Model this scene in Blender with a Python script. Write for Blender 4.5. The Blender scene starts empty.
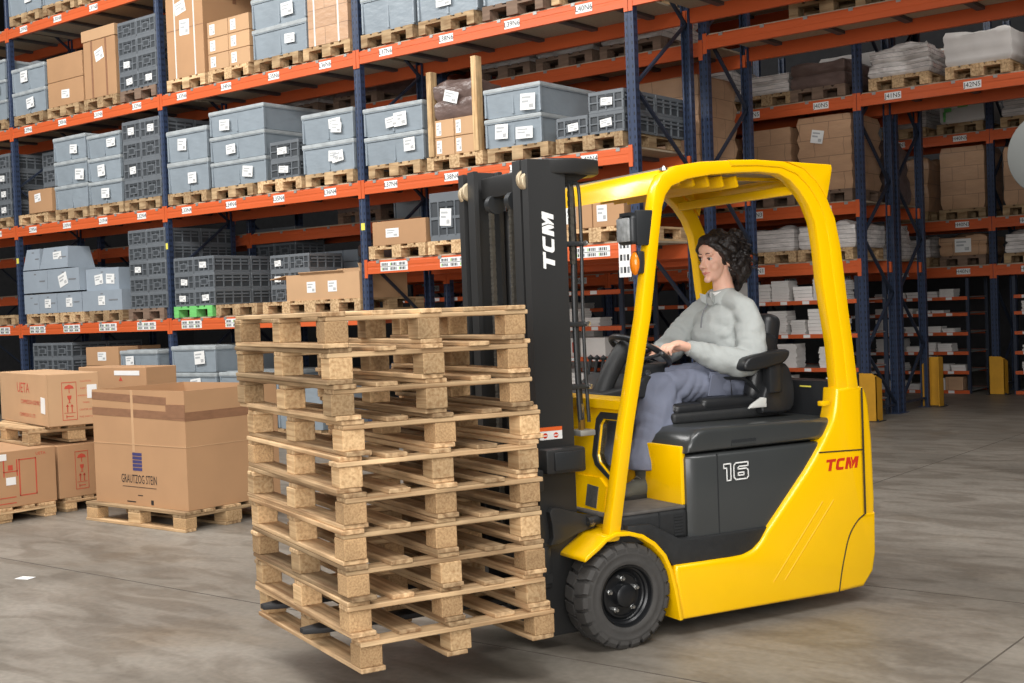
import bpy, bmesh, math, random
from mathutils import Vector, Matrix, Euler, noise as mnoise
PI = math.pi
SC = bpy.context.scene
COL = SC.collection
rnd = random.Random(7)

# ---------------------------------------------------------------- camera
CAM_YAW, CAM_PITCH, CAM_ROLL, CAM_H = 0.6728, -0.0257, -0.0373, 1.5084
cd = bpy.data.cameras.new('camera'); cam = bpy.data.objects.new('camera', cd); COL.objects.link(cam)
cd.sensor_width = 36.0; cd.lens = 1250.0*36/1024; cd.clip_end = 200
fw = Vector((-math.sin(CAM_YAW)*math.cos(CAM_PITCH), math.cos(CAM_YAW)*math.cos(CAM_PITCH), math.sin(CAM_PITCH)))
r0 = Vector((math.cos(CAM_YAW), math.sin(CAM_YAW), 0)); u0 = r0.cross(fw)
cr = math.cos(CAM_ROLL)*r0 + math.sin(CAM_ROLL)*u0; cu = -math.sin(CAM_ROLL)*r0 + math.cos(CAM_ROLL)*u0
cam.matrix_world = Matrix((( cr.x, cu.x, -fw.x, 0), (cr.y, cu.y, -fw.y, 0), (cr.z, cu.z, -fw.z, CAM_H), (0,0,0,1)))
SC.camera = cam

# ---------------------------------------------------------------- world, lamps, exposure
w = bpy.data.worlds.new('hall_air'); SC.world = w; w.use_nodes = True
w.node_tree.nodes['Background'].inputs[0].default_value = (0.93, 0.96, 1.0, 1)
w.node_tree.nodes['Background'].inputs[1].default_value = 0.24
SC.view_settings.view_transform = 'Standard'; SC.view_settings.look = 'None'
SC.view_settings.exposure = 0.25; SC.view_settings.gamma = 1.0; SC.view_settings.use_curve_mapping = False
def area(name, loc, target, sx, sy, power, colr=(1, 0.98, 0.95)):
    l = bpy.data.lights.new(name, 'AREA'); l.shape = 'RECTANGLE'; l.size = sx; l.size_y = sy; l.energy = power; l.color = colr
    o = bpy.data.objects.new(name, l); COL.objects.link(o); o.location = loc
    o.rotation_euler = (Vector(target)-Vector(loc)).to_track_quat('-Z', 'Y').to_euler()
    return o
# rows of skylights over the loading aisle in front of the racks, tilted a little toward them
area('skylight_row', (-7.5, 2.0, 9.0), (-8.5, 6.5, 0.5), 9, 2.4, 700)
area('skylight_row', (1.5, 1.5, 8.5), (-3.0, 5.5, 0.8), 7, 2.4, 560)
area('skylight_row', (-14.5, 3.5, 9.0), (-15.0, 9.0, 2.0), 8, 2.4, 680)
area('added_front_fill', (1.2, -5.2, 3.4), (-4.2, 6.0, 1.0), 10, 4.5, 900, (1, .985, .96))  # added fill behind the camera, brightens truck, driver and rack fronts
area('aisle_lamp_row', (-2.6, 13.5, 6.5), (-2.6, 13.6, 0), 3, 1.2, 60)

# ---------------------------------------------------------------- materials
def lin(c):
    c = c/255.0
    return c/12.92 if c <= 0.04045 else ((c+0.055)/1.055)**2.4
def rgb(r, g, b): return (lin(r), lin(g), lin(b), 1)
MATS = {}
def mat(name, col, rough=0.5, metal=0.0, var=0.10, scale=(6, 6, 6), bump=0.0, bscale=None, objvar=0.0, coat=0.0, spec=0.5, det=4, trans=0.0, seams=None):
    m = bpy.data.materials.new(name); m.use_nodes = True; nt = m.node_tree; N = nt.nodes; L = nt.links
    b = N['Principled BSDF']; b.inputs['Roughness'].default_value = rough; b.inputs['Metallic'].default_value = metal
    b.inputs['Specular IOR Level'].default_value = spec; b.inputs['Coat Weight'].default_value = coat
    b.inputs['Coat Roughness'].default_value = 0.12
    b.inputs['Transmission Weight'].default_value = trans
    tc = N.new('ShaderNodeTexCoord'); mp = N.new('ShaderNodeMapping'); mp.inputs['Scale'].default_value = scale
    L.new(tc.outputs['Object'], mp.inputs['Vector'])
    nz = N.new('ShaderNodeTexNoise'); nz.inputs['Scale'].default_value = 1.0; nz.inputs['Detail'].default_value = det
    L.new(mp.outputs[0], nz.inputs['Vector'])
    mr = N.new('ShaderNodeMapRange'); mr.inputs['From Min'].default_value = 0.3; mr.inputs['From Max'].default_value = 0.7
    mr.inputs['To Min'].default_value = 1-var; mr.inputs['To Max'].default_value = 1+var
    L.new(nz.outputs['Fac'], mr.inputs['Value'])
    val = mr.outputs[0]
    if objvar > 0:
        oi = N.new('ShaderNodeObjectInfo'); mr2 = N.new('ShaderNodeMapRange')
        mr2.inputs['To Min'].default_value = 1-objvar; mr2.inputs['To Max'].default_value = 1+objvar
        L.new(oi.outputs['Random'], mr2.inputs['Value'])
        mm = N.new('ShaderNodeMath'); mm.operation = 'MULTIPLY'; L.new(val, mm.inputs[0]); L.new(mr2.outputs[0], mm.inputs[1]); val = mm.outputs[0]
    hs = N.new('ShaderNodeHueSaturation'); hs.inputs['Color'].default_value = col; L.new(val, hs.inputs['Value'])
    L.new(hs.outputs[0], b.inputs['Base Color'])
    if seams:
        sx = N.new('ShaderNodeSeparateXYZ'); L.new(tc.outputs['Object'], sx.inputs[0]); ad = N.new('ShaderNodeMath'); L.new(sx.outputs[0], ad.inputs[0]); L.new(sx.outputs[1], ad.inputs[1])
        cb = N.new('ShaderNodeCombineXYZ'); L.new(ad.outputs[0], cb.inputs[0]); L.new(sx.outputs[2], cb.inputs[1])
        bk = N.new('ShaderNodeTexBrick'); bk.inputs['Scale'].default_value = 1; bk.inputs['Brick Width'].default_value = seams[0]; bk.inputs['Row Height'].default_value = seams[1]; bk.inputs['Mortar Size'].default_value = .004; bk.offset = seams[2]
        bk.inputs['Color1'].default_value = (1, 1, 1, 1); bk.inputs['Color2'].default_value = (.88, .88, .88, 1); bk.inputs['Mortar'].default_value = (.5, .5, .5, 1); L.new(cb.outputs[0], bk.inputs['Vector'])
        mx = N.new('ShaderNodeMix'); mx.data_type = 'RGBA'; mx.blend_type = 'MULTIPLY'; mx.inputs['Factor'].default_value = 1; L.new(hs.outputs[0], mx.inputs['A']); L.new(bk.outputs['Color'], mx.inputs['B']); L.new(mx.outputs['Result'], b.inputs['Base Color'])
    if bump > 0:
        bp = N.new('ShaderNodeBump'); bp.inputs['Strength'].default_value = bump; bp.inputs['Distance'].default_value = 0.02
        if bscale:
            mp2 = N.new('ShaderNodeMapping'); mp2.inputs['Scale'].default_value = bscale; L.new(tc.outputs['Object'], mp2.inputs['Vector'])
            nz2 = N.new('ShaderNodeTexNoise'); nz2.inputs['Scale'].default_value = 1.0; nz2.inputs['Detail'].default_value = 3
            L.new(mp2.outputs[0], nz2.inputs['Vector']); L.new(nz2.outputs['Fac'], bp.inputs['Height'])
        else: L.new(nz.outputs['Fac'], bp.inputs['Height'])
        L.new(bp.outputs[0], b.inputs['Normal'])
    MATS[name] = m
    return m
def wood(name, light, dark, scale, objvar=0.16, seed=0.0):
    m = bpy.data.materials.new(name); m.use_nodes = True; nt = m.node_tree; N = nt.nodes; L = nt.links
    b = N['Principled BSDF']; b.inputs['Roughness'].default_value = 0.8; b.inputs['Specular IOR Level'].default_value = 0.25
    tc = N.new('ShaderNodeTexCoord'); oi = N.new('ShaderNodeObjectInfo')
    va = N.new('ShaderNodeVectorMath'); va.operation = 'ADD'
    ms = N.new('ShaderNodeMath'); ms.operation = 'MULTIPLY'; ms.inputs[1].default_value = 37.0; L.new(oi.outputs['Random'], ms.inputs[0])
    L.new(tc.outputs['Object'], va.inputs[0]); L.new(ms.outputs[0], va.inputs[1])
    mp = N.new('ShaderNodeMapping'); mp.inputs['Scale'].default_value = scale; L.new(va.outputs[0], mp.inputs['Vector'])
    nz = N.new('ShaderNodeTexNoise'); nz.inputs['Scale'].default_value = 1.0; nz.inputs['Detail'].default_value = 6; nz.inputs['Distortion'].default_value = 0.25
    L.new(mp.outputs[0], nz.inputs['Vector'])
    rp = N.new('ShaderNodeValToRGB'); rp.color_ramp.elements[0].position = 0.32; rp.color_ramp.elements[0].color = dark
    rp.color_ramp.elements[1].position = 0.62; rp.color_ramp.elements[1].color = light
    L.new(nz.outputs['Fac'], rp.inputs[0])
    nz3 = N.new('ShaderNodeTexNoise'); nz3.inputs['Scale'].default_value = 5.0; nz3.inputs['Detail'].default_value = 3; L.new(va.outputs[0], nz3.inputs['Vector'])
    mr3 = N.new('ShaderNodeMapRange'); mr3.inputs['From Min'].default_value = 0.35; mr3.inputs['From Max'].default_value = 0.65
    mr3.inputs['To Min'].default_value = 0.78; mr3.inputs['To Max'].default_value = 1.08; L.new(nz3.outputs['Fac'], mr3.inputs['Value'])
    mr2 = N.new('ShaderNodeMapRange'); mr2.inputs['To Min'].default_value = 1-objvar*1.4; mr2.inputs['To Max'].default_value = 1+objvar; L.new(oi.outputs['Random'], mr2.inputs['Value'])
    mm = N.new('ShaderNodeMath'); mm.operation = 'MULTIPLY'; L.new(mr3.outputs[0], mm.inputs[0]); L.new(mr2.outputs[0], mm.inputs[1])
    hs = N.new('ShaderNodeHueSaturation'); L.new(rp.outputs[0], hs.inputs['Color']); L.new(mm.outputs[0], hs.inputs['Value'])
    L.new(hs.outputs[0], b.inputs['Base Color'])
    bp = N.new('ShaderNodeBump'); bp.inputs['Strength'].default_value = 0.35; bp.inputs['Distance'].default_value = 0.01
    L.new(nz.outputs['Fac'], bp.inputs['Height']); L.new(bp.outputs[0], b.inputs['Normal'])
    return m
M_woodx = wood('pine_board_lengthwise', rgb(208, 176, 135), rgb(150, 116, 82), (1.6, 40, 40), .32)
M_woody = wood('pine_board_crosswise', rgb(210, 179, 138), rgb(154, 120, 85), (40, 1.6, 40), .28)
M_woodz = wood('pine_post', rgb(222, 190, 144), rgb(172, 134, 92), (30, 30, 2.0))
M_block = wood('pine_block', rgb(208, 175, 132), rgb(174, 138, 98), (3, 80, 80), .30)
M_chip = wood('pressed_wood_block', rgb(192, 158, 116), rgb(160, 126, 90), (130, 130, 130))
M_pal = wood('weathered_pallet_wood', rgb(206, 176, 136), rgb(150, 118, 84), (3, 22, 22), 0.22)
M_palgreen = mat('green_painted_wood', rgb(112, 196, 108), 0.7, var=.15, scale=(4, 30, 30))
M_paldark = mat('old_brown_pallet_wood', rgb(122, 100, 84), 0.85, var=.25, scale=(4, 30, 30))
M_orange = mat('orange_beam_enamel', rgb(206, 94, 48), 0.42, var=.06, scale=(1, 8, 8))
M_chipboard = mat('chipboard_deck', rgb(176, 160, 138), 0.85, var=.10, scale=(30, 30, 30))
M_bar = mat('galvanised_support_bar', rgb(92, 92, 94), 0.55, 0.3)
M_clip = mat('galvanised_clip', rgb(168, 168, 164), 0.45, 0.5)
M_brace = mat('blue_brace_enamel', rgb(42, 50, 66), 0.45)
def post_material():
    m = mat('blue_upright_enamel', rgb(47, 60, 86), 0.42, var=.06)
    nt = m.node_tree; N = nt.nodes; L = nt.links; b = N['Principled BSDF']
    src = b.inputs['Base Color'].links[0].from_socket
    tc = N.new('ShaderNodeTexCoord'); sp = N.new('ShaderNodeSeparateXYZ'); L.new(tc.outputs['Object'], sp.inputs[0])
    def math_(op, a, bb):
        n = N.new('ShaderNodeMath'); n.operation = op
        for i, v in enumerate((a, bb)):
            if v is None: continue
            if isinstance(v, (int, float)): n.inputs[i].default_value = v
            else: L.new(v, n.inputs[i])
        return n.outputs[0]
    zz = math_('ABSOLUTE', math_('SUBTRACT', math_('FRACT', math_('MULTIPLY', sp.outputs[2], 13.3), None), .5), None)
    hz = math_('LESS_THAN', zz, .20)
    xx = math_('ABSOLUTE', math_('SUBTRACT', math_('ABSOLUTE', sp.outputs[0], None), .028), None)
    hx = math_('LESS_THAN', xx, .007)
    yy = math_('LESS_THAN', math_('ABSOLUTE', math_('SUBTRACT', math_('ABSOLUTE', sp.outputs[1], None), .012), None), .007)
    side = math_('GREATER_THAN', math_('ABSOLUTE', sp.outputs[0], None), .048)
    h = math_('MULTIPLY', hz, math_('MAXIMUM', math_('MULTIPLY', hx, math_('SUBTRACT', 1.0, side)), math_('MULTIPLY', yy, side)))
    mx = N.new('ShaderNodeMix'); mx.data_type = 'RGBA'; L.new(h, mx.inputs['Factor']); L.new(src, mx.inputs['A']); mx.inputs['B'].default_value = rgb(20, 24, 32)
    L.new(mx.outputs['Result'], b.inputs['Base Color'])
    return m
M_post = post_material()
M_paper = mat('white_paper', rgb(232, 232, 230), 0.7, var=.03)
M_ink = mat('black_ink', rgb(28, 28, 30), 0.7, var=.0)
M_inkgrey = mat('grey_print', rgb(120, 122, 126), 0.7, var=.05)
M_green = mat('green_sticker', rgb(150, 200, 96), 0.6)
M_yelsticker = mat('yellow_sticker', rgb(228, 216, 90), 0.6)
M_card = mat('brown_cardboard', rgb(176, 136, 99), 0.78, var=.05, scale=(3, 3, 3), objvar=.06)
M_cardL = mat('light_cardboard', rgb(192, 154, 116), 0.78, var=.05, scale=(3, 3, 3), objvar=.06)
M_cardD = mat('cardboard_under_wrap', rgb(190, 152, 120), 0.36, var=.10, scale=(3, 3, 9), objvar=.06, bump=.30, bscale=(10, 10, 22), seams=(.38, .21, .5))
M_tape = mat('brown_packing_tape', rgb(142, 104, 78), 0.3, var=.12, scale=(12, 12, 30))
M_red = mat('red_print', rgb(190, 74, 54), 0.7, var=.1)
M_blueprint = mat('blue_print', rgb(62, 60, 110), 0.7)
M_tote = mat('grey_blue_tote_plastic', rgb(140, 150, 158), 0.36, var=.07, scale=(4, 4, 4), objvar=.05, bump=.45, bscale=(5, 5, 11))
M_totelid = mat('pale_grey_lid_plastic', rgb(166, 172, 174), 0.4, var=.12, scale=(9, 9, 9), objvar=.06, bump=.6, bscale=(9, 9, 14))
M_crate = mat('dark_grey_crate_plastic', rgb(104, 109, 114), 0.45, var=.06, objvar=.07)
M_crated = mat('charcoal_crate_plastic', rgb(62, 66, 70), 0.5, var=.06)
M_strap = mat('white_strapping', rgb(222, 220, 214), 0.5)
M_film = mat('crumpled_white_stretch_film', rgb(222, 216, 212), 0.20, var=.22, scale=(5, 5, 18), bump=.95, bscale=(14, 14, 26), objvar=.06, coat=.3, seams=(.9, .055, .0))
M_darkwrap = mat('brown_packs_under_film', rgb(110, 92, 86), 0.3, var=.2, scale=(6, 6, 14), bump=.7, bscale=(10, 10, 16), objvar=.08)
M_bluebox = mat('light_grey_box', rgb(148, 158, 168), 0.5, var=.04, objvar=.04)
M_books = mat('off_white_paper_stack', rgb(224, 220, 216), 0.75, var=.05, objvar=.12)
M_yguard = mat('worn_yellow_post_guard', rgb(214, 156, 40), 0.5, var=.08)
M_dark = mat('black_steel', rgb(42, 44, 46), 0.42, var=.08)

# ---------------------------------------------------------------- mesh helper
class MB:
    def __init__(s): s.v = []; s.f = []; s.m = []
    def add(s, vs, fs, m=0, M=None):
        b = len(s.v)
        s.v += [tuple(M @ Vector(v)) if M is not None else tuple(v) for v in vs]
        for f in fs: s.f.append([b+i for i in f]); s.m.append(m)
        return s
    def addbm(s, bm, m=0, M=None):
        bm.verts.index_update()
        s.add([v.co[:] for v in bm.verts], [[v.index for v in f.verts] for f in bm.faces], m, M); bm.free(); return s
    def box(s, x0, x1, y0, y1, z0, z1, m=0, M=None, bev=0.0, seg=2):
        if bev <= 0:
            vs = [(x, y, z) for z in (z0, z1) for y in (y0, y1) for x in (x0, x1)]
            return s.add(vs, [(0, 2, 3, 1), (4, 5, 7, 6), (0, 1, 5, 4), (2, 6, 7, 3), (0, 4, 6, 2), (1, 3, 7, 5)], m, M)
        bm = bmesh.new(); bmesh.ops.create_cube(bm, size=1.0)
        for v in bm.verts: v.co = Vector(((x0+x1)/2+v.co.x*(x1-x0), (y0+y1)/2+v.co.y*(y1-y0), (z0+z1)/2+v.co.z*(z1-z0)))
        bmesh.ops.bevel(bm, geom=list(bm.edges), offset=min(bev, .49*min(x1-x0, y1-y0, z1-z0)), segments=seg, profile=.5, affect='EDGES', clamp_overlap=True)
        return s.addbm(bm, m, M)
    def prism(s, pts, a, b, axis='y', m=0, M=None, bev=0.0, seg=2):
        """outline pts extruded along an axis from a to b: 'y' -> pts are (x,z); 'x' -> (y,z); 'z' -> (x,y)"""
        def P(p, t): return {'y': (p[0], t, p[1]), 'x': (t, p[0], p[1]), 'z': (p[0], p[1], t)}[axis]
        bm = bmesh.new(); A = [bm.verts.new(P(p, a)) for p in pts]; B = [bm.verts.new(P(p, b)) for p in pts]; n = len(pts)
        fa = bm.faces.new(A); fb = bm.faces.new(B[::-1])
        for i in range(n): bm.faces.new((A[i], B[i], B[(i+1) % n], A[(i+1) % n]))
        bmesh.ops.recalc_face_normals(bm, faces=list(bm.faces))
        if bev > 0:
            ed = [e for e in bm.edges if (fa in e.link_faces or fb in e.link_faces)]
            bmesh.ops.bevel(bm, geom=ed, offset=bev, segments=seg, profile=.5, affect='EDGES', clamp_overlap=True)
        return s.addbm(bm, m, M)
    def tube(s, pts, r, seg=10, m=0, M=None, cap=True, flat=1.0):
        pts = [Vector(p) for p in pts]; n = len(pts); rs = r if isinstance(r, (list, tuple)) else [r]*n
        T = [(pts[min(i+1, n-1)]-pts[max(i-1, 0)]).normalized() for i in range(n)]
        up = Vector((0, 0, 1)) if abs(T[0].z) < .9 else Vector((1, 0, 0))
        nrm = (up - T[0]*up.dot(T[0])).normalized(); vs = []; fs = []
        for i in range(n):
            nrm = (nrm - T[i]*nrm.dot(T[i])).normalized(); bn = T[i].cross(nrm)
            for k in range(seg):
                a = 2*PI*k/seg; vs.append(pts[i]+nrm*math.cos(a)*rs[i]+bn*math.sin(a)*rs[i]*flat)
        for i in range(n-1):
            for k in range(seg): fs.append((i*seg+k, i*seg+(k+1) % seg, (i+1)*seg+(k+1) % seg, (i+1)*seg+k))
        if cap: fs.append(tuple(range(seg))[::-1]); fs.append(tuple((n-1)*seg+k for k in range(seg)))
        return s.add(vs, fs, m, M)
    def lathe(s, prof, seg=32, m=0, M=None, closed=False):
        """prof: (radius, height) around local z"""
        vs = []; fs = []; n = len(prof)
        for r, h in prof:
            for k in range(seg): a = 2*PI*k/seg; vs.append((r*math.cos(a), r*math.sin(a), h))
        for i in range(n if closed else n-1):
            j = (i+1) % n
            for k in range(seg): fs.append((i*seg+k, i*seg+(k+1) % seg, j*seg+(k+1) % seg, j*seg+k))
        if not closed:
            fs.append(tuple(range(seg))[::-1]); fs.append(tuple((n-1)*seg+k for k in range(seg)))
        return s.add(vs, fs, m, M)
    def bar(s, p, q, wx, wy, m=0):
        """square bar from p to q"""
        p = Vector(p); q = Vector(q); d = q-p; M = Matrix.Translation(p) @ d.to_track_quat('Z', 'Y').to_matrix().to_4x4()
        return s.box(-wx/2, wx/2, -wy/2, wy/2, 0, d.length, m, M)
    def data(s, name, mats, smooth=None, recalc=False):
        me = bpy.data.meshes.new(name); me.from_pydata(s.v, [], s.f)
        for mm in (mats if isinstance(mats, (list, tuple)) else [mats]): me.materials.append(mm)
        me.polygons.foreach_set('material_index', s.m)
        if recalc:
            bm = bmesh.new(); bm.from_mesh(me); bmesh.ops.recalc_face_normals(bm, faces=list(bm.faces)); bm.to_mesh(me); bm.free()
        if smooth is not None:
            me.shade_smooth(); me.set_sharp_from_angle(angle=math.radians(smooth))
        me.update(); return me
    def build(s, name, mats, parent=None, loc=(0, 0, 0), smooth=None, rot=None, recalc=False):
        return put(name, s.data(name, mats, smooth, recalc), parent, loc, rot)
def put(name, me, parent=None, loc=(0, 0, 0), rot=None):
    o = bpy.data.objects.new(name, me); COL.objects.link(o); o.location = loc
    if rot is not None: o.rotation_euler = rot if isinstance(rot, (tuple, list)) else (0, 0, rot)
    if parent is not None: o.parent = parent
    return o
def tag(o, label, cat, group=None, kind=None):
    o['label'] = label; o['category'] = cat
    if group: o['group'] = group
    if kind: o['kind'] = kind
    return o
def thing(name, label, cat, loc=(0, 0, 0), rz=0.0, group=None):
    o = bpy.data.objects.new(name, None); o.empty_display_size = .1; COL.objects.link(o); o.location = loc; o.rotation_euler = (0, 0, rz)
    return tag(o, label, cat, group)
KIDS = {}
def kids(o):
    return [c for c in COL.objects if c.parent == o] if o.name not in KIDS else KIDS[o.name]
def dup(root, loc, rz, label, group=None):
    """a thing, its parts and their sub-parts copied (meshes shared)"""
    ch = kids(root); KIDS[root.name] = ch
    r = root.copy(); COL.objects.link(r); r.location = loc; r.rotation_euler = (0, 0, rz); r['label'] = label
    if group: r['group'] = group
    for c in ch:
        k = c.copy(); COL.objects.link(k); k.parent = r
        g = kids(c); KIDS[c.name] = g
        for d in g:
            e = d.copy(); COL.objects.link(e); e.parent = k
    return r
def RZ(a): return Matrix.Rotation(a, 4, 'Z')
def RX(a): return Matrix.Rotation(a, 4, 'X')
def RY(a): return Matrix.Rotation(a, 4, 'Y')
def TR(x, y, z): return Matrix.Translation((x, y, z))
_txt = {}
def text_mesh(s, size):
    """flat text outline as (verts, faces), centred, in the xy plane"""
    k = (s, size)
    if k not in _txt:
        c = bpy.data.curves.new('lettering', 'FONT'); c.body = s; c.size = size; c.align_x = 'CENTER'; c.align_y = 'CENTER'; c.resolution_u = 2
        o = bpy.data.objects.new('lettering', c); COL.objects.link(o)
        dg = bpy.context.evaluated_depsgraph_get(); me = bpy.data.meshes.new_from_object(o.evaluated_get(dg))
        _txt[k] = ([v.co[:] for v in me.vertices], [list(p.vertices) for p in me.polygons])
        COL.objects.unlink(o); bpy.data.objects.remove(o); bpy.data.curves.remove(c); bpy.data.meshes.remove(me)
    return _txt[k]

# ---------------------------------------------------------------- floor, back wall
def floor_material():
    m = bpy.data.materials.new('polished_concrete'); m.use_nodes = True; N = m.node_tree.nodes; L = m.node_tree.links; b = N['Principled BSDF']
    tc = N.new('ShaderNodeTexCoord')
    def nz(scale, det, dist=0.0, sc3=None):
        n = N.new('ShaderNodeTexNoise'); n.inputs['Scale'].default_value = scale; n.inputs['Detail'].default_value = det; n.inputs['Distortion'].default_value = dist
        if sc3:
            mp = N.new('ShaderNodeMapping'); mp.inputs['Scale'].default_value = sc3; mp.inputs['Rotation'].default_value = (0, 0, .5); L.new(tc.outputs['Object'], mp.inputs[0]); L.new(mp.outputs[0], n.inputs['Vector'])
        else: L.new(tc.outputs['Object'], n.inputs['Vector'])
        return n.outputs['Fac']
    r1 = N.new('ShaderNodeValToRGB'); e = r1.color_ramp.elements
    e[0].position = .30; e[0].color = rgb(116, 110, 101); e[1].position = .72; e[1].color = rgb(150, 143, 133)
    e2 = r1.color_ramp.elements.new(.5); e2.color = rgb(135, 128, 118)
    L.new(nz(.55, 8, .8, (1.0, 1.9, 1)), r1.inputs[0])
    r2 = N.new('ShaderNodeValToRGB'); r2.color_ramp.elements[0].position = .40; r2.color_ramp.elements[0].color = (.74, .72, .70, 1); r2.color_ramp.elements[1].position = .56; r2.color_ramp.elements[1].color = (1, 1, 1, 1)
    L.new(nz(1.7, 9, 1.2, (1.0, 2.6, 1)), r2.inputs[0])
    r3 = N.new('ShaderNodeValToRGB'); r3.color_ramp.elements[0].position = .58; r3.color_ramp.elements[0].color = (1, 1, 1, 1); r3.color_ramp.elements[1].position = .80; r3.color_ramp.elements[1].color = (.88, .78, .66, 1)
    L.new(nz(.9, 5, .4), r3.inputs[0])
    r4 = N.new('ShaderNodeMapRange'); r4.inputs['From Min'].default_value = .3; r4.inputs['From Max'].default_value = .7; r4.inputs['To Min'].default_value = .88; r4.inputs['To Max'].default_value = 1.1
    L.new(nz(28, 4), r4.inputs['Value'])
    def mul(a, bb):
        x = N.new('ShaderNodeMix'); x.data_type = 'RGBA'; x.blend_type = 'MULTIPLY'; x.inputs['Factor'].default_value = 1
        L.new(a, x.inputs['A']); L.new(bb, x.inputs['B']); return x.outputs['Result']
    c = mul(mul(mul(r1.outputs[0], r2.outputs[0]), r3.outputs[0]), r4.outputs[0])
    L.new(c, b.inputs['Base Color'])
    mr = N.new('ShaderNodeMapRange'); mr.inputs['To Min'].default_value = .34; mr.inputs['To Max'].default_value = .62; L.new(nz(1.3, 6, 1.0), mr.inputs['Value']); L.new(mr.outputs[0], b.inputs['Roughness'])
    b.inputs['Specular IOR Level'].default_value = .35
    bp = N.new('ShaderNodeBump'); bp.inputs['Strength'].default_value = .06; L.new(nz(40, 4), bp.inputs['Height']); L.new(bp.outputs[0], b.inputs['Normal'])
    return m
M_floor = floor_material()
fb = MB().box(-34, 14, -6, 26, -.2, 0).build('floor', M_floor); fb['kind'] = 'structure'
M_joint = mat('dark_floor_joint', rgb(88, 80, 72), .9, var=.2)
for (p, q) in (((-30, 4.2), (8, 4.33)), ((-4.0, 6.0), (-4.02, 22)), ((-1.75, -4), (-1.66, 6.0)), ((-4.0, 6.2), (9, 6.15))):
    d = Vector((q[0]-p[0], q[1]-p[1], 0)); a = math.atan2(d.y, d.x)
    j = MB().box(0, d.length, -.004, .004, 0, .0012).build('trim_1', M_joint, None, (p[0], p[1], 0), rot=a); j['kind'] = 'structure'
M_wall = mat('dim_grey_wall', rgb(70, 70, 72), .9)
wb = MB().box(-34, 14, 25.8, 26, 0, 9).build('wall_back', M_wall); wb['kind'] = 'structure'
wl = MB().box(-34.2, -34, -6, 26, 0, 9).build('wall_left', M_wall); wl['kind'] = 'structure'  # side walls are unseen, added to limit world light from the sides
wr = MB().box(14, 14.2, -6, 26, 0, 9).build('wall_right', M_wall); wr['kind'] = 'structure'
ce = MB().box(-34, 14, 7.2, 26, 9.4, 9.6).build('ceiling', M_wall); ce['kind'] = 'structure'  # unseen, added to keep world light off the racks; front left open
# ---------------------------------------------------------------- racks
_pm = {}
def post_mesh(h):
    h = round(h, 2)
    if h not in _pm:
        b = MB(); t = .009; wd, dp = .05, .036
        b.prism([(-wd, -dp), (-.02, -dp), (-.014, -dp+.006), (.014, -dp+.006), (.02, -dp), (wd, -dp), (wd, dp), (wd-.02, dp), (wd-.02, dp-t), (wd-t, dp-t), (wd-t, -dp+t), (-wd+t, -dp+t), (-wd+t, dp-t), (-wd+.02, dp-t), (-wd+.02, dp), (-wd, dp)], 0, h, axis='z')
        b.box(-.08, .08, -.07, .07, 0, .008)
        _pm[h] = b.data('rack_post', M_post)
    return _pm[h]
_bm = {}
def beam_mesh(w, clips=True):
    w = round(w, 3)
    if (w, clips) not in _bm:
        b = MB()
        b.prism([(-.022, .0), (.026, .0), (.026, .148), (-.004, .148), (-.004, .135), (-.018, .135), (-.022, .128), (-.022, .085), (-.019, .08), (-.019, .062), (-.022, .057)], 0, w, axis='x')
        for x0 in (-.046, w): b.box(x0, x0+.046, -.027, -.02, -.045, .165, 0); b.box(x0, x0+.046, -.02, .03, .0, .135, 0)
        if clips:
            for i in range(8):
                x = w*(.04+.92*i/7); b.box(x, x+.045, -.028, -.018, .118, .15, 1)
        _bm[(w, clips)] = b.data('beam', [M_orange, M_clip])
    return _bm[(w, clips)]
_dm = {}
def deck_meshes(w, d):
    k = (round(w, 2), round(d, 2))
    if k not in _dm:
        a = MB().box(0, w, 0, d, 0, .018).data('deck_panel', M_chipboard)
        c = MB(); c.prism([(-.04, 0), (-.04, -.035), (.04, -.035), (.04, 0)], 0, d, axis='y'); _dm[k] = (a, c.data('support_bar', M_bar))
    return _dm[k]
def sign_mesh(txt, wd=.20, ht=.085, size=.075):
    b = MB().box(-wd/2, wd/2, -.003, 0, 0, ht, 0)
    v, f = text_mesh(txt, size); b.add([(x, -.0045, y+ht/2) for x, y, z in v], f, 1)
    return b.data('bay_sign', [M_paper, M_ink])
_grid = []
def grid_mesh():
    if not _grid:
        b = MB().box(-.21, .21, -.003, 0, 0, .105, 0); g = random.Random(4)
        for r in range(2):
            for c in range(3):
                x = -.195+.135*c; z = .062-.052*r
                for k in range(4): b.box(x+.02+.022*k, x+.034+.022*k, -.0045, -.003, z, z+.03, 2 if k % 2 else 1)
                b.box(x+.003, x+.014, -.0045, -.003, z, z+.03, 3 if (r+c) % 2 else 2)
            b.box(-.21, .21, -.0042, -.003, .049, .054, 2)
        _grid.append(b.data('location_grid', [M_paper, M_ink, M_inkgrey, M_green]))
    return _grid[0]
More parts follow.
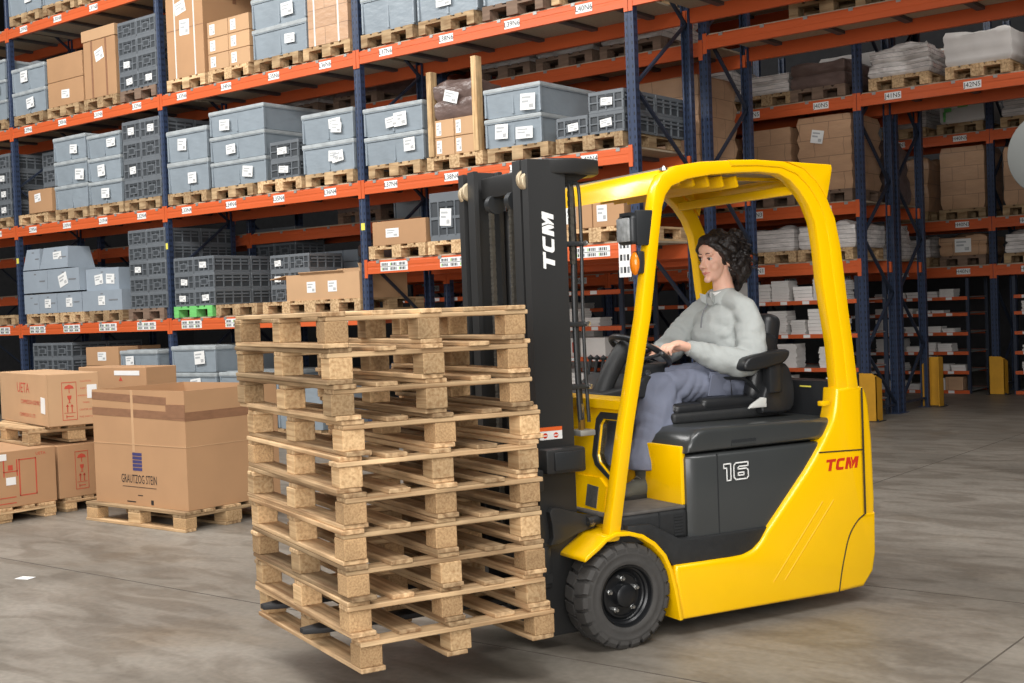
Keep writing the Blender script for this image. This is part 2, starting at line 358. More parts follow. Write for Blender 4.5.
def rack(name, label, posts, yf, yr, height, bays, signs=None, rear_levels=None, feet=True, brace_z0=.15, brace_phase=0, step=.74):
    """posts: x list; bays: one list of beam-bottom heights per gap between posts"""
    root = thing(name, label, 'storage rack', (posts[0], yf, 0)); ox = posts[0]
    for x in posts:
        put('front_post', post_mesh(height), root, (x-ox, 0, 0)); put('rear_post', post_mesh(height), root, (x-ox, yr-yf, 0), PI)
        z = brace_z0; s = brace_phase
        while z+step < height:
            a = (x-ox, .02 if s == 0 else yr-yf-.02, z); c = (x-ox, yr-yf-.02 if s == 0 else .02, z+step)
            MB().bar(a, c, .034, .026).build('brace', M_brace, root); z += step; s = 1-s
        MB().bar((x-ox, .03, .12), (x-ox, yr-yf-.03, .12), .034, .026).build('brace', M_brace, root)
    for k, lv in enumerate(bays):
        x0 = posts[k]+.05; wd = posts[k+1]-posts[k]-.10
        for z in lv:
            bf = put('beam', beam_mesh(wd), root, (x0-ox, -.018, z)); put('beam', beam_mesh(wd, False), root, (x0-ox+wd, yr-yf+.018, z), PI)
            dp, sb = deck_meshes(wd, yr-yf-.02); put('deck_panel', dp, root, (x0-ox, .01, z+.149))
            for i in range(5): put('support_bar', sb, root, (x0-ox+wd*(.1+.2*i), .01, z+.148))
            for (zz, kk, xx, txt) in (signs or []):
                if kk == k and abs(zz-z) < .02:
                    if txt == '#': put('location_grid', grid_mesh(), bf, (xx-x0, -.022, .022))
                    else: put('bay_sign', sign_mesh(txt), bf, (xx-x0, -.022, .034))
    return root
LX = [-21.36, -17.66, -13.96, -10.26, -6.56, -2.86]
ZA, ZB, ZC, ZD, ZA2 = 1.395, 2.885, 4.37, 5.86, 1.972
DK = .168                                                   # beam bottom to deck top
sg = []
for k in range(5):
    for i in range(4):
        x = LX[k]+.47+.905*i; n = 25+4*k+i
        for z, l in ((ZB, 4), (ZC, 6), (ZD, 8)): sg.append((z, k, x, 'L%dN%d' % (n, l)))
        sg.append((ZA, k, x, '#')); sg.append((ZA2, k, x, '#'))
front_rack = rack('pallet_rack', 'blue and orange pallet rack in front row holding grey totes, signs starting with L', LX, 10.25, 11.30, 7.6,
     [[ZA, ZB, ZC, ZD], [ZA, ZB, ZC, ZD], [ZA, ZB, ZC, ZD], [ZA2, ZB, ZC, ZD], [ZC, ZD]], sg, brace_z0=.66, brace_phase=0)
rack('pallet_rack', 'dim blue and orange rack standing back to back behind the grey tote rack', LX, 11.66, 12.57, 7.6,
     [[1.9, 2.56, 4.09, 5.6], [1.9, 2.56, 4.09, 5.6], [1.9, 2.56, 4.09, 5.6], [1.9, 2.56, 4.09, 5.6], [4.15, 5.6]], None, brace_z0=.66, brace_phase=1)
JX = [-13.5, -9.8, -6.1, -2.4]
sj = []
for k in range(3):
    for i in range(4):
        x = JX[k]+.47+.905*i; n = 37+k*4+i-4
        for z, l in ((3.79, 5), (2.515, 3), (1.80, 1)): sj.append((z, k, x, 'J%dN%d' % (n, l)))
sj = [(z, k, x, t.replace('J41', 'J39').replace('J42', 'J40').replace('J43', 'J40') if k == 1 else t) for z, k, x, t in sj]
sj = []
for k, base in ((0, 33), (1, 37), (2, 41)):
    for i in range(4):
        for z, l in ((3.79, 5), (2.515, 3), (1.80, 1)): sj.append((z, k, JX[k]+.45+.93*i, 'J%dN%d' % (base+i, l)))
rack('pallet_rack', 'rack across the far aisle with J signs and a yellow guard at its corner', JX, 14.53, 15.45, 6.2,
     [[1.80, 2.515, 3.79, 5.2], [1.80, 2.515, 3.79, 5.2], [3.79, 5.2]], sj, brace_z0=.14, brace_phase=1, step=.70)
rack('pallet_rack', 'rack back to back behind the J sign rack, nearly black frame on the passage', JX, 15.62, 16.48, 6.2,
     [[1.80, 2.515, 3.79, 5.2], [1.80, 2.515, 3.79, 5.2], [3.98, 5.2]], None, brace_z0=.14, brace_phase=0, step=.70)
FX = [-13.3, -9.6, -5.88, -2.1]
sf = [(z, k, FX[k]+.5+.93*i, 'H%dN%d' % (33+4*k+i, l)) for k in range(3) for i in range(4) for z, l in ((3.715, 5), (2.44, 3), (1.745, 1))]
rack('pallet_rack', 'farthest rack at the end of the passage with picking shelves below', FX, 18.78, 19.7, 5.6,
     [[1.745, 2.44, 3.715, 5.0]]*3, sf, brace_z0=.14, brace_phase=0)
for i_ in (1, 2, 3): MB().box(-.03, .03, -.0385, -.036, 2.48, 2.56).build('yellow_sticker', M_yelsticker, front_rack, (LX[i_]-LX[0], 0, 0))
b = MB().box(-.07, .07, -.004, 0, 0, .62, 0)
for i_ in range(5):
    for j_ in range(3): b.box(-.055+.04*j_, -.03+.04*j_, -.0052, -.004, .04+.12*i_, .10+.12*i_, 1 if (i_+j_) % 2 else 2)
b.build('location_sign', [M_paper, M_ink, M_inkgrey], front_rack, (LX[4]-LX[0]-.13, -.045, 1.78))
# yellow corner guards bolted to the floor round the end posts
def guard(x, y, h, label):
    b = MB(); wd = .11
    b.prism([(-wd, 0), (wd, 0), (wd, h*.93), (wd-.05, h), (-wd, h)], -.085, -.075, axis='y')
    b.box(-wd, -wd+.01, -.085, .09, 0, h, 0); b.prism([(-.085, 0), (.09, 0), (.09, h*.86), (-.085, h*.96)], wd-.01, wd, axis='x')
    b.box(-wd-.04, wd+.04, -.13, .1, 0, .01, 1)
    for sx in (-1, 1): b.tube([(sx*(wd+.02), -.1, .01), (sx*(wd+.02), -.1, .03)], .012, 8, 1)
    return tag(b.build('post_guard', [M_yguard, M_dark], None, (x, y, 0)), label, 'post guard', 'rack corner guards')
guard(-6.02, 14.45, .58, 'yellow post guard just right of the truck, at the near corner of the J rack')
guard(-6.02, 16.56, .66, 'thin yellow post guard seen edge on behind the black rack frame').rotation_euler = (0, 0, PI)
guard(-5.83, 18.70, .56, 'yellow post guard on the farthest rack, standing alone in the passage')

# ---------------------------------------------------------------- pallets
def pallet_pieces(L=1.2, W=.8, h=.144, t=.022, slim=False):
    bh = h-3*t; P = []; bw = .145; bl = .145
    if slim: bw = .09; bl = .095
    for y0, wd in ((-W/2, bw), (-W/2+.178, .09), (-bw/2, bw), (W/2-.268, .09), (W/2-bw, bw)): P.append(('deck_board', -L/2, L/2, y0, y0+wd, h-t, h))
    for x0, wd in ((-L/2, bl), (-bl/2, bl), (L/2-bl, bl)): P.append(('stringer_board', x0, x0+wd, -W/2, W/2, h-2*t, h-t))
    for x0 in (-L/2, -bl/2, L/2-bl):
        for y0, wd in ((-W/2, bw if slim else .10), (-bw/2, bw), (W/2-(bw if slim else .10), bw if slim else .10)): P.append(('block', x0, x0+bl, y0, y0+wd, t, t+bh))
    for y0, wd in ((-W/2, .10), (-bw/2, bw), (W/2-.10, .10)): P.append(('runner', -L/2, L/2, y0, y0+wd, 0, t))
    return P
_pp = {}
def built_pallet(label, loc, rz, L=1.2, W=.8, h=.144, group=None, seed=0, rough=1.0, slim=False):
    """pallet with every board and block a part of its own"""
    g = random.Random(seed); root = thing('wooden_pallet', label, 'pallet', loc, rz, group)
    for nm, x0, x1, y0, y1, z0, z1 in pallet_pieces(L, W, h, .018 if slim else .022, slim):
        v = g.randrange(3); k = (nm, round(x1-x0, 3), round(y1-y0, 3), round(z1-z0, 3), v)
        if k not in _pp:
            mt = {'deck_board': M_woodx, 'stringer_board': M_woody, 'block': M_chip if v == 0 else M_block, 'runner': M_woodx}[nm]
            _pp[k] = MB().box(-(x1-x0)/2, (x1-x0)/2, -(y1-y0)/2, (y1-y0)/2, -(z1-z0)/2, (z1-z0)/2, 0, None, .003, 1).data(nm, mt)
        jx, jy, ja = g.uniform(-.008, .008)*rough, g.uniform(-.006, .006)*rough, g.uniform(-.008, .008)*rough
        if nm == 'block': jx, jy, ja = g.uniform(-.004, .006), g.uniform(-.004, .004), g.uniform(-.04, .04)
        put(nm, _pp[k], root, ((x0+x1)/2+jx, (y0+y1)/2+jy, (z0+z1)/2), ja)
    return root
_rp = {}
def rack_pallet(x0, z, label, style='w', y0=10.2, W=.80, D=1.1, group='pallets on the racks'):
    k = (style, W, D)
    if k not in _rp:
        b = MB()
        for nm, a0, a1, b0, b1, z0, z1 in pallet_pieces(D, W): b.box(b0, b1, a0, a1, z0, z1)
        if style == 'g':
            b.m = [0 if min(b.v[i][1] for i in f) < -.38 else 1 for f in b.f]
            _rp[k] = b.data('wooden_pallet', [M_palgreen, M_pal])
        else: _rp[k] = b.data('wooden_pallet', {'w': M_woody, 'o': M_pal, 'd': M_paldark}[style])
    o = put('wooden_pallet', _rp[k], None, (x0+W/2, y0+D/2, z), rnd.uniform(-.012, .012))
    return tag(o, label, 'pallet', group)

# ---------------------------------------------------------------- goods
M_palegrey = mat('faint_print', rgb(176, 178, 180), 0.7, var=.0)
def paper(parent, x, z, wd, ht, y, rot=0.0, barcode=True, name='paper_label'):
    """white label stuck on a front face (facing -y)"""
    b = MB(); M = Matrix.Translation((x, y, z)) @ Matrix.Rotation(rot, 4, 'Y')
    b.box(-wd/2, wd/2, -.0022, 0, -ht/2, ht/2, 0, M)
    if barcode:
        b.box(-wd*.40, wd*.05, -.0032, -.0022, -ht*.05, ht*.08, 1, M); b.box(-wd*.40, wd*.2, -.0032, -.0022, ht*.2, ht*.32, 1, M)
        for i in range(4): b.box(wd*(.12+.07*i), wd*(.155+.07*i), -.0032, -.0022, -ht*.38, -ht*.14, 2, M)
    return b.build(name, [M_paper, M_palegrey, M_inkgrey], parent)
_tm = {}
def tote_meshes(w, d, h):
    k = (round(w, 2), round(d, 2), round(h, 2))
    if k not in _tm:
        b = MB(); tp = .022
        vs = []
        for (z, i) in ((0, tp), (h*.84, 0.004), (h*.84, 0), (h, 0)):
            vs += [(-w/2+i, -d/2+i, z), (w/2-i, -d/2+i, z), (w/2-i, d/2-i, z), (-w/2+i, d/2-i, z)]
        fs = [(3, 2, 1, 0)]+[(4*j+a, 4*j+(a+1) % 4, 4*j+4+(a+1) % 4, 4*j+4+a) for j in range(3) for a in range(4)]+[(12, 13, 14, 15)]
        b.add(vs, fs)
        b.box(-w/2-.008, w/2+.008, -d/2-.008, d/2+.008, h*.84, h*.88)
        for sx in (-1, 1): b.box(sx*w*.49-.012, sx*w*.49+.012, -d/2-.003, -d/2+.03, .01, h*.84)
        b.box(-.012, .012, -d/2+.006, -d/2+.016, .02, h*.83)
        lid = MB(); lid.box(-w/2-.014, w/2+.014, -d/2-.014, d/2+.014, h*.86, h+.004, 0, None, .012, 2)
        lid.box(-w/2+.06, w/2-.06, -d/2+.06, d/2-.06, h, h+.012)
        _tm[k] = (b.data('tote', M_tote), lid.data('lid', M_totelid))
    return _tm[k]
def tote(x0, x1, z, h, label, y0=10.2, d=1.05, papers=(), group='grey lidded totes', lid=True, rz=0.0):
    w = x1-x0; bm_, lm_ = tote_meshes(w, d, h)
    o = put('lidded_tote', bm_, None, ((x0+x1)/2, y0+d/2, z), rz); tag(o, label, 'tote', group)
    if lid: put('lid', lm_, o)
    for (px, pz, pw, ph, pr) in papers: paper(o, px*w, pz*h, pw, ph, -d/2-.002-.02*(1-pz), pr)
    return o
def totes(x0, x1, z, n, h, where, papers=1, y0=10.2, d=1.05, seed=1, group='grey lidded totes', names=None):
    g = random.Random(seed); nm = names or {1: ['single'], 2: ['lower', 'upper'], 3: ['bottom', 'middle', 'top']}[n]
    for i in range(n):
        pp = [(g.uniform(-.25, .3), g.uniform(.35, .6), g.uniform(.16, .22), g.uniform(.11, .17), g.uniform(-.12, .12)) for _ in range(papers if g.random() < .85 else papers-1)]
        lb = ('%s grey tote %s' % (nm[i], where)) if n > 1 else ('grey lidded tote %s' % where)
        tote(x0+g.uniform(0, .01), x1-g.uniform(0, .01), z+i*(h+.013), h, lb, y0, d, pp, group)
_cm = {}
def crate_mesh(w, d, h, lid=False):
    k = (round(w, 2), round(d, 2), round(h, 2), lid)
    if k not in _cm:
        b = MB(); b.box(-w/2+.012, w/2-.012, -d/2+.012, d/2-.012, 0, h-.004, 1)
        b.box(-w/2, w/2, -d/2, d/2, h*.80, h, 0, None, .006, 1); b.box(-w/2+.004, w/2-.004, -d/2+.004, d/2-.004, 0, h*.12, 0)
        def side(M, ww, dd, holder):
            for i in range(5):
                x = -ww/2+.012+(ww-.024)*i/4; b.box(x-.008, x+.008, -dd-.001, -dd+.012, h*.1, h*.82, 0, M)
            b.box(-ww/2, ww/2, -dd, -dd+.01, h*.44, h*.50, 0, M)
            if holder:
                b.box(-ww*.17, ww*.17, -dd-.004, -dd+.01, h*.26, h*.64, 0, M); b.box(-ww*.13, ww*.13, -dd-.005, -dd+.01, h*.32, h*.58, 1, M)
                b.box(-ww*.2, ww*.2, -dd-.002, -dd+.01, h*.70, h*.79, 1, M)
            else:
                b.box(-ww*.42, ww*.42, -dd-.002, -dd+.01, h*.62, h*.72, 0, M)
        side(Matrix.Identity(4), w, d/2, True); side(RZ(PI), w, d/2, True); side(RZ(PI/2), d, w/2, False); side(RZ(-PI/2), d, w/2, False)
        _cm[k] = b.data('folding_crate', [M_crate, M_crated])
    return _cm[k]
NTH = ['first', 'second', 'third', 'fourth', 'fifth', 'sixth']
def crates(x0, x1, z, cols, rows, h, where, y0=10.2, d=.58, cards=(), group='dark grey folding crates', cut=(), back=False):
    w = (x1-x0)/cols; cn = {1: [''], 2: ['left column', 'right column']}[cols]
    for c in range(cols):
        for r in range(rows):
            if (c, r) in cut: continue
            lb = 'dark crate %s, %s layer%s' % (where, NTH[r], (' left', ' right')[c] if cols > 1 else '')
            o = put('folding_crate', crate_mesh(w-.006, d, h), None, (x0+w*(c+.5), y0+d/2, z+r*(h+.001))); tag(o, lb, 'crate', group)
            if (c, r) in cards: paper(o, rnd.uniform(-.04, .04), h*.48, w*.32, h*.36, -d/2-.006, rnd.uniform(-.1, .1), name='paper_card')
            if back and c == cols-1:
                o2 = put('folding_crate', crate_mesh(w-.006, d, h), None, (x0+w*(c+.5), y0+d*1.5+.012, z+r*(h+.001)))
                tag(o2, 'dark crate, back row, %s, %s layer' % (where, NTH[r]), 'crate', group)
_km = {}
def carton_mesh(w, d, h, mt, tape=True):
    k = (round(w, 2), round(d, 2), round(h, 2), mt.name, tape)
    if k not in _km:
        b = MB().box(-w/2, w/2, -d/2, d/2, 0, h, 0, None, .006, 2)
        b.box(-w/2+.004, w/2-.004, -.002, .002, h-.001, h+.001, 1)
        if tape: b.box(-w/2-.0015, w/2+.0015, -.03, .03, h*.82, h+.0012, 1)
        _km[k] = b.data('cardboard_box', [mt, M_tape])
    return _km[k]
def carton(x0, x1, z, h, label, y0=10.2, d=.6, mt=None, papers=(), group=None, tape=True, rz=0.0):
    w = x1-x0; o = put('cardboard_box', carton_mesh(w, d, h, mt or M_card, tape), None, ((x0+x1)/2, y0+d/2, z), rz); tag(o, label, 'box', group)
    for (px, pz, pw, ph, pr) in papers: paper(o, px*w, pz*h, pw, ph, -d/2-.0006, pr)
    return o
def wrapped(name, x0, x1, y0, d, z, h, label, mt, seed, amp=.03, layers=4, group='wrapped pallet loads', cat='wrapped load', slump=.06, papers=()):
    """goods under stretch film: layers with slightly shifted sides, a slumped uneven top"""
    w = x1-x0; nx, ny, nz = 10, 8, max(5, layers*3); bm = bmesh.new(); off = Vector((seed*7.3, seed*3.1, seed*1.7))
    bmesh.ops.create_cube(bm, size=1.0); bmesh.ops.subdivide_edges(bm, edges=list(bm.edges), cuts=9, use_grid_fill=True)
    for v in bm.verts:
        u = v.co.copy(); p = Vector((u.x*w, u.y*d, (u.z+.5)*h))
        rxy = max(abs(u.x), abs(u.y))*2
        n1 = mnoise.noise(p*3.2+off); n2 = mnoise.noise(p*9+off)
        lay = abs(math.sin((u.z+.5)*PI*layers)); nrm = Vector((u.x if abs(u.x) > .44 else 0, u.y if abs(u.y) > .44 else 0, 0))
        p += nrm*2*(amp*n1+amp*.4*n2-.012*(1-lay)**4*2)
        if u.z > .44: p.z += slump*(n1*1.4) - slump*.7*max(0, rxy-.75)*3 + slump*.4*n2
        if p.z < 0: p.z = 0
        v.co = p
    b = MB().addbm(bm); o = b.build(name, mt, None, ((x0+x1)/2, y0+d/2, z), smooth=40); tag(o, label, cat, group)
    for (px, pz, pw, ph, pr) in papers: paper(o, px*w, pz*h, pw, ph, -d/2-.03, pr)
    return o
# ================================================================ goods on the front rack
zA, zB, zC, zD, zA2 = ZA+DK, ZB+DK, ZC+DK, ZD+DK, ZA2+DK
PH = .144
def LN(k, i, n): return 'L%dN%d' % (25+4*k+i, n)
# --- level N6 (third beam)
for k, i, x, st in ((0, 3, -18.62, 'o'), (1, 0, -17.55, 'w'), (1, 1, -16.64, 'o'), (1, 2, -15.70, 'w'), (1, 3, -14.83, 'd'),
                    (2, 0, -13.78, 'o'), (2, 1, -12.92, 'w'), (2, 2, -12.02, 'o'), (2, 3, -11.13, 'o'),
                    (3, 0, -10.16, 'o'), (3, 1, -9.27, 'o'), (3, 2, -8.36, 'd'), (3, 3, -7.46, 'o')):
    rack_pallet(x, zC, 'pallet over the sign %s on the third orange beam' % LN(k, i, 6), st)
totes(-18.62, -17.74, zC+PH, 3, .29, 'at the far left edge, above sign L28N6', seed=2)
totes(-17.55, -16.66, zC+PH, 2, .34, 'above sign L29N6, left of two plain brown boxes', seed=3)
for i in range(2): carton(-16.60, -15.70, zC+PH+i*.36, .355, '%s of two plain brown boxes stacked above sign L30N6' % ('lower', 'upper')[i], d=1.0, papers=[(.0, .45, .2, .12, .05)] if i == 0 else (), group='two plain boxes on the third beam')
t = carton(-15.66, -14.90, zC+PH, .95, 'tall brown capped carton with vertical straps above sign L31N6', d=1.0, papers=[(.0, .62, .2, .16, -.25)])
MB().box(-.40, .40, -.515, .515, .80, .955, 0, None, .006).build('cap', M_cardL, t)
for sx in (-.18, .16): MB().box(sx-.02, sx+.02, -.503, -.498, 0, .81).build('strap', M_tape, t)
crates(-14.83, -13.98, zC+PH, 2, 4, .232, 'above sign L32N6', cards=((0, 0), (1, 0), (0, 1)), back=True)
t = carton(-13.74, -12.98, zC+PH, 1.16, 'very tall strapped brown carton above sign L33N6', d=1.05, papers=[(-.1, .78, .22, .16, -.2), (.0, .55, .2, .2, .03)])
for sx in (-.2, .2): MB().box(sx-.012, sx+.012, -.529, -.5255, 0, 1.163).build('strap', M_strap, t)
MB().box(-.38, .38, -.5262, -.5255, .62, .63).build('flap_seam', M_tape, t)
for r in range(3):
    for c in range(2): carton(-12.90+c*.41, -12.50+c*.41, zC+PH+r*.205, .20, 'small brown box of six above sign L34N6, %s row, %s' % (('bottom', 'middle', 'top')[r], ('left', 'right')[c]), d=.4, papers=[(-.25, .5, .10, .13, 0)], group='six small boxes on the third beam', mt=M_cardL)
totes(-12.02, -11.05, zC+PH, 2, .36, 'above sign L35N6 beside a strapped tall carton', seed=6, d=.95)
t = carton(-11.03, -10.36, zC+PH, 1.15, 'tall carton with two white straps above sign L36N6', d=1.05, mt=M_cardD)
for sx in (-.22, .18): MB().box(sx-.012, sx+.012, -.529, -.5255, 0, 1.153).build('strap', M_strap, t)
totes(-10.14, -9.33, zC+PH, 2, .42, 'above sign L37N6, right of a blue upright', seed=8, papers=0)
totes(-9.28, -8.42, zC+PH, 2, .42, 'above sign L38N6', seed=9)
totes(-8.34, -7.58, zC+PH, 2, .42, 'above sign L39N6', seed=10)
totes(-7.46, -6.68, zC+PH, 2, .42, 'above sign L40N6', seed=11)
# --- level N8 (top beam, only its left end shows)
for k, i, x in ((1, 0, -17.55), (1, 1, -16.64), (1, 2, -15.74), (1, 3, -14.83), (2, 0, -13.78)):
    rack_pallet(x, zD, 'pallet on the highest beam over sign %s' % LN(k, i, 8), 'o')
totes(-17.55, -16.66, zD+PH, 1, .36, 'on the highest beam at the upper left, left one of two', seed=12); totes(-16.62, -15.76, zD+PH, 1, .36, 'on the highest beam at the upper left, right one of two', seed=13)
wrapped('wrapped_load', -15.74, -14.94, 10.22, 1.0, zD+PH, .5, 'wrapped load on the highest beam above sign L31N8', M_film, 5)
# --- level N4 (second beam)
for k, i, x, st in ((0, 3, -18.6, 'o'), (1, 0, -17.55, 'w'), (1, 1, -16.55, 'o'), (1, 2, -15.68, 'o'), (1, 3, -14.83, 'o'),
                    (2, 0, -13.86, 'w'), (2, 1, -12.95, 'o'), (2, 2, -12.05, 'w'), (2, 3, -11.18, 'o'),
                    (3, 0, -10.12, 'o'), (3, 1, -9.22, 'w'), (3, 2, -8.36, 'o'), (3, 3, -7.47, 'w')):
    rack_pallet(x, zB, 'pallet over the sign %s on the second orange beam' % LN(k, i, 4), st)
crates(-18.55, -17.74, zB+PH, 2, 4, .24, 'at the left edge on the second beam', cards=((1, 0), (1, 1), (1, 2)))
carton(-17.22, -16.60, zB+PH, .34, 'small brown box above sign L29N4 in front of dark crates', d=.36, papers=[(-.1, .65, .16, .12, -.1)], y0=10.18)
crates(-17.5, -16.62, zB+PH, 2, 4, .24, 'behind a small brown box on the second beam', y0=10.6)
totes(-16.52, -15.70, zB+PH, 3, .335, 'above sign L30N4 between two other stacks', seed=15)
totes(-15.66, -14.88, zB+PH, 3, .315, 'above sign L31N4 beside dark crates', seed=16)
crates(-14.83, -13.99, zB+PH, 2, 4, .265, 'above sign L32N4 left of a blue upright', cards=((0, 3), (1, 3), (0, 1)), back=True)
totes(-13.83, -12.99, zB+PH, 2, .40, 'above sign L33N4, right of the second blue upright', seed=18)
totes(-12.93, -11.88, zB+PH, 3, .31, 'in the bulky wrapped stack above sign L34N4', seed=19)
crates(-11.80, -11.28, zB+PH, 1, 2, .225, 'squeezed between grey totes above sign L35N4', cards=((0, 0), (0, 1)))
totes(-11.20, -10.34, zB+PH, 2, .345, 'above sign L36N4', seed=21, papers=2)
totes(-11.2, -10.36, 2.56+DK+.002, 3, .42, 'in the back row behind sign L36N4', seed=22, y0=11.72, d=.8, papers=1)
totes(-10.16, -9.26, zB+PH, 2, .315, 'above sign L37N4 beside upright wooden posts', seed=23, papers=2)
t = None
for sx, x in ((0, -9.14), (1, -8.50)):
    b = MB().box(-.035, .035, -.05, .05, 0, 1.0-.08*(1-sx), 0, None, .003, 1)
    tag(b.build('timber_post', M_woodz, None, (x, 10.23, zB+PH)), '%s upright timber post standing on the pale pallet above sign L38N4' % ('shorter left', 'taller right')[sx], 'post', 'two timber posts on the pallet')
for r in range(2):
    for c in range(2): carton(-9.09+c*.28, -8.82+c*.28, zB+PH+r*.195, .19, 'small labelled box between timber posts, %s row, %s' % (('bottom', 'top')[r], ('left', 'right')[c]), d=.4, papers=[(-.28, .5, .07, .14, 0)], group='small boxes between the timber posts', mt=M_cardL)
wrapped('wrapped_load', -9.09, -8.54, 10.2, .5, zB+PH+.392, .40, 'dark film wrapped bundle between two timber posts', M_darkwrap, 8, papers=[(0, .55, .2, .12, .3)])
totes(-8.38, -7.64, zB+PH, 2, .30, 'above sign L39N4, right of the timber posts', seed=24, papers=2)
crates(-7.46, -7.07, zB+PH, 1, 1, .205, 'alone at the left of the pair above sign L40N4', cards=((0, 0),))
crates(-7.06, -6.64, zB+PH, 1, 2, .205, 'in the pair nearest the blue upright above sign L40N4', cards=((0, 0), (0, 1)), back=True)
# --- lowest beam level, bays with printed grids
for j, (x, st, W) in enumerate(((-18.6, 'o', .8), (-17.45, 'w', .85), (-16.55, 'w', .62), (-15.80, 'w', .8), (-14.86, 'd', .8), (-13.84, 'g', .8), (-12.96, 'w', .8), (-12.05, 'w', .85), (-11.20, 'w', .85))):
    rack_pallet(x, zA, ['pallet at the left edge of the lowest beam', 'first pallet under the grey cartons on the lowest beam', 'second pallet under the grey cartons on the lowest beam', 'pale pallet left of the tall crate stack on lowest beam', 'dark pallet under the tall crate stack on lowest beam', 'green painted pallet on the lowest beam', 'pale pallet right of the green one on the lowest beam', 'pallet under the open cardboard box, left one', 'pallet under the open cardboard box, right one'][j], st, W=W)
def greybox(x0, x1, z, h, label, y0=10.2, d=.9, papers=(), taper=.05):
    w = x1-x0; b = MB(); i = taper
    vs = [(-w/2, -d/2, 0), (w/2, -d/2, 0), (w/2, d/2, 0), (-w/2, d/2, 0), (-w/2+i, -d/2+i, h), (w/2-i, -d/2+i, h), (w/2-i, d/2-i, h), (-w/2+i, d/2-i, h)]
    b.add(vs, [(3, 2, 1, 0), (4, 5, 6, 7), (0, 1, 5, 4), (1, 2, 6, 5), (2, 3, 7, 6), (3, 0, 4, 7)])
    b.box(-.03, .03, -d/2+i*.8-.001, -d/2+i+.002, h*.80, h*.86, 1); b.box(w/2*.35, w/2*.8, -d/2+i*.5-.004, -d/2+i*.5+.004, h*.48, h*.54, 1)
    o = b.build('grey_box', [M_bluebox, M_inkgrey], None, ((x0+x1)/2, y0+d/2, z)); tag(o, label, 'box', 'grey storage boxes')
    for (px, pz, pw, ph, pr) in papers: paper(o, px*w, pz*h, pw, ph, -d/2+i*pz-.004, pr)
z = zA+PH
for j, (x0, x1) in enumerate(((-17.5, -17.05), (-17.04, -16.3))): greybox(x0, x1, z+.655, .31, d=.45, label= 'grey box, top row on the lowest beam, %s' % ('narrow left one', 'wide right one with label')[j], papers=[(.1, .55, .22, .14, -.05)] if j else ())
for j, (x0, x1) in enumerate(((-17.5, -16.85), (-16.84, -16.02))): greybox(x0, x1, z+.31, .33, 'grey box in the middle row on the lowest beam, %s' % ('left one', 'right one with tilted label')[j], taper=.0, papers=[(.0, .5, .22, .18, -.3)] if j else ())
greybox(-16.0, -15.2, z+.29, .31, 'grey box in the middle row on the lowest beam, next to the tall dark crates', taper=.0, papers=[(-.1, .5, .2, .14, -.1), (.25, .5, .2, .14, .05)], y0=10.3)
for j, (x0, x1) in enumerate(((-17.5, -17.1), (-17.09, -16.62), (-16.61, -15.98), (-15.96, -15.0))): greybox(x0, x1, z, .285, 'grey box in the bottom row on the lowest beam, %s from the left' % NTH[j], taper=.0, papers=[(.0, .5, .16, .13, 0)] if j != 0 else ())
crates(-14.80, -13.97, z, 2, 5, .213, 'in the tall five layer stack beside the second upright', cards=((0, 2),), back=True)
crates(-13.81, -12.97, z, 2, 3, .212, 'on the green pallet', cards=((0, 0), (1, 0), (0, 1), (1, 2)), d=.60, back=True)
crates(-12.42, -11.68, z, 2, 3, .20, 'behind the open cardboard box', d=.58, y0=10.66, cards=((0, 1), (0, 2)))
crates(-14.0, -13.1, z, 2, 5, .213, 'standing deep behind the green pallet stack', d=.55, y0=11.72)
# open carton with one flap hanging out
def open_carton(x0, x1, y0, d, z, h, label):
    w = x1-x0; t = .008; root = thing('open_cardboard_box', label, 'box', ((x0+x1)/2, y0+d/2, z))
    b = MB(); b.box(-w/2+t, w/2-t, -d/2+t, d/2-t, .001, t)
    b.box(-w/2, w/2, -d/2, -d/2+t, 0, h); b.box(-w/2, w/2, d/2-t, d/2, 0, h); b.box(-w/2, -w/2+t, -d/2+t, d/2-t, 0, h); b.box(w/2-t, w/2, -d/2+t, d/2-t, 0, h)
    b.build('body', M_cardL, root)
    def flap(M, l, dep): MB().box(-l/2, l/2, -.004, .004, 0, dep, 0, M).build('flap', M_cardL, root)
    MB().box(-.30, 0, -d/2, d/2, -.004, .004, 0, TR(-w/2, 0, h) @ RY(-.12)).build('flap', M_cardL, root); flap(TR(0, -d/2, h) @ RX(.9+PI*.0), w*.6, .04)
    flap(TR(0, d/2, h) @ RX(-.35), w*.96, .09); flap(TR(w/2, 0, h) @ RZ(PI/2) @ RX(-.3), d*.96, .10)
    for px in (-.15, .14): paper(root, px*w, h*.5, .15, .13, -d/2-.001)
    return root
open_carton(-11.62, -10.36, 10.22, .8, z, .31, 'open cardboard box with one flap folded out on the lowest beam')
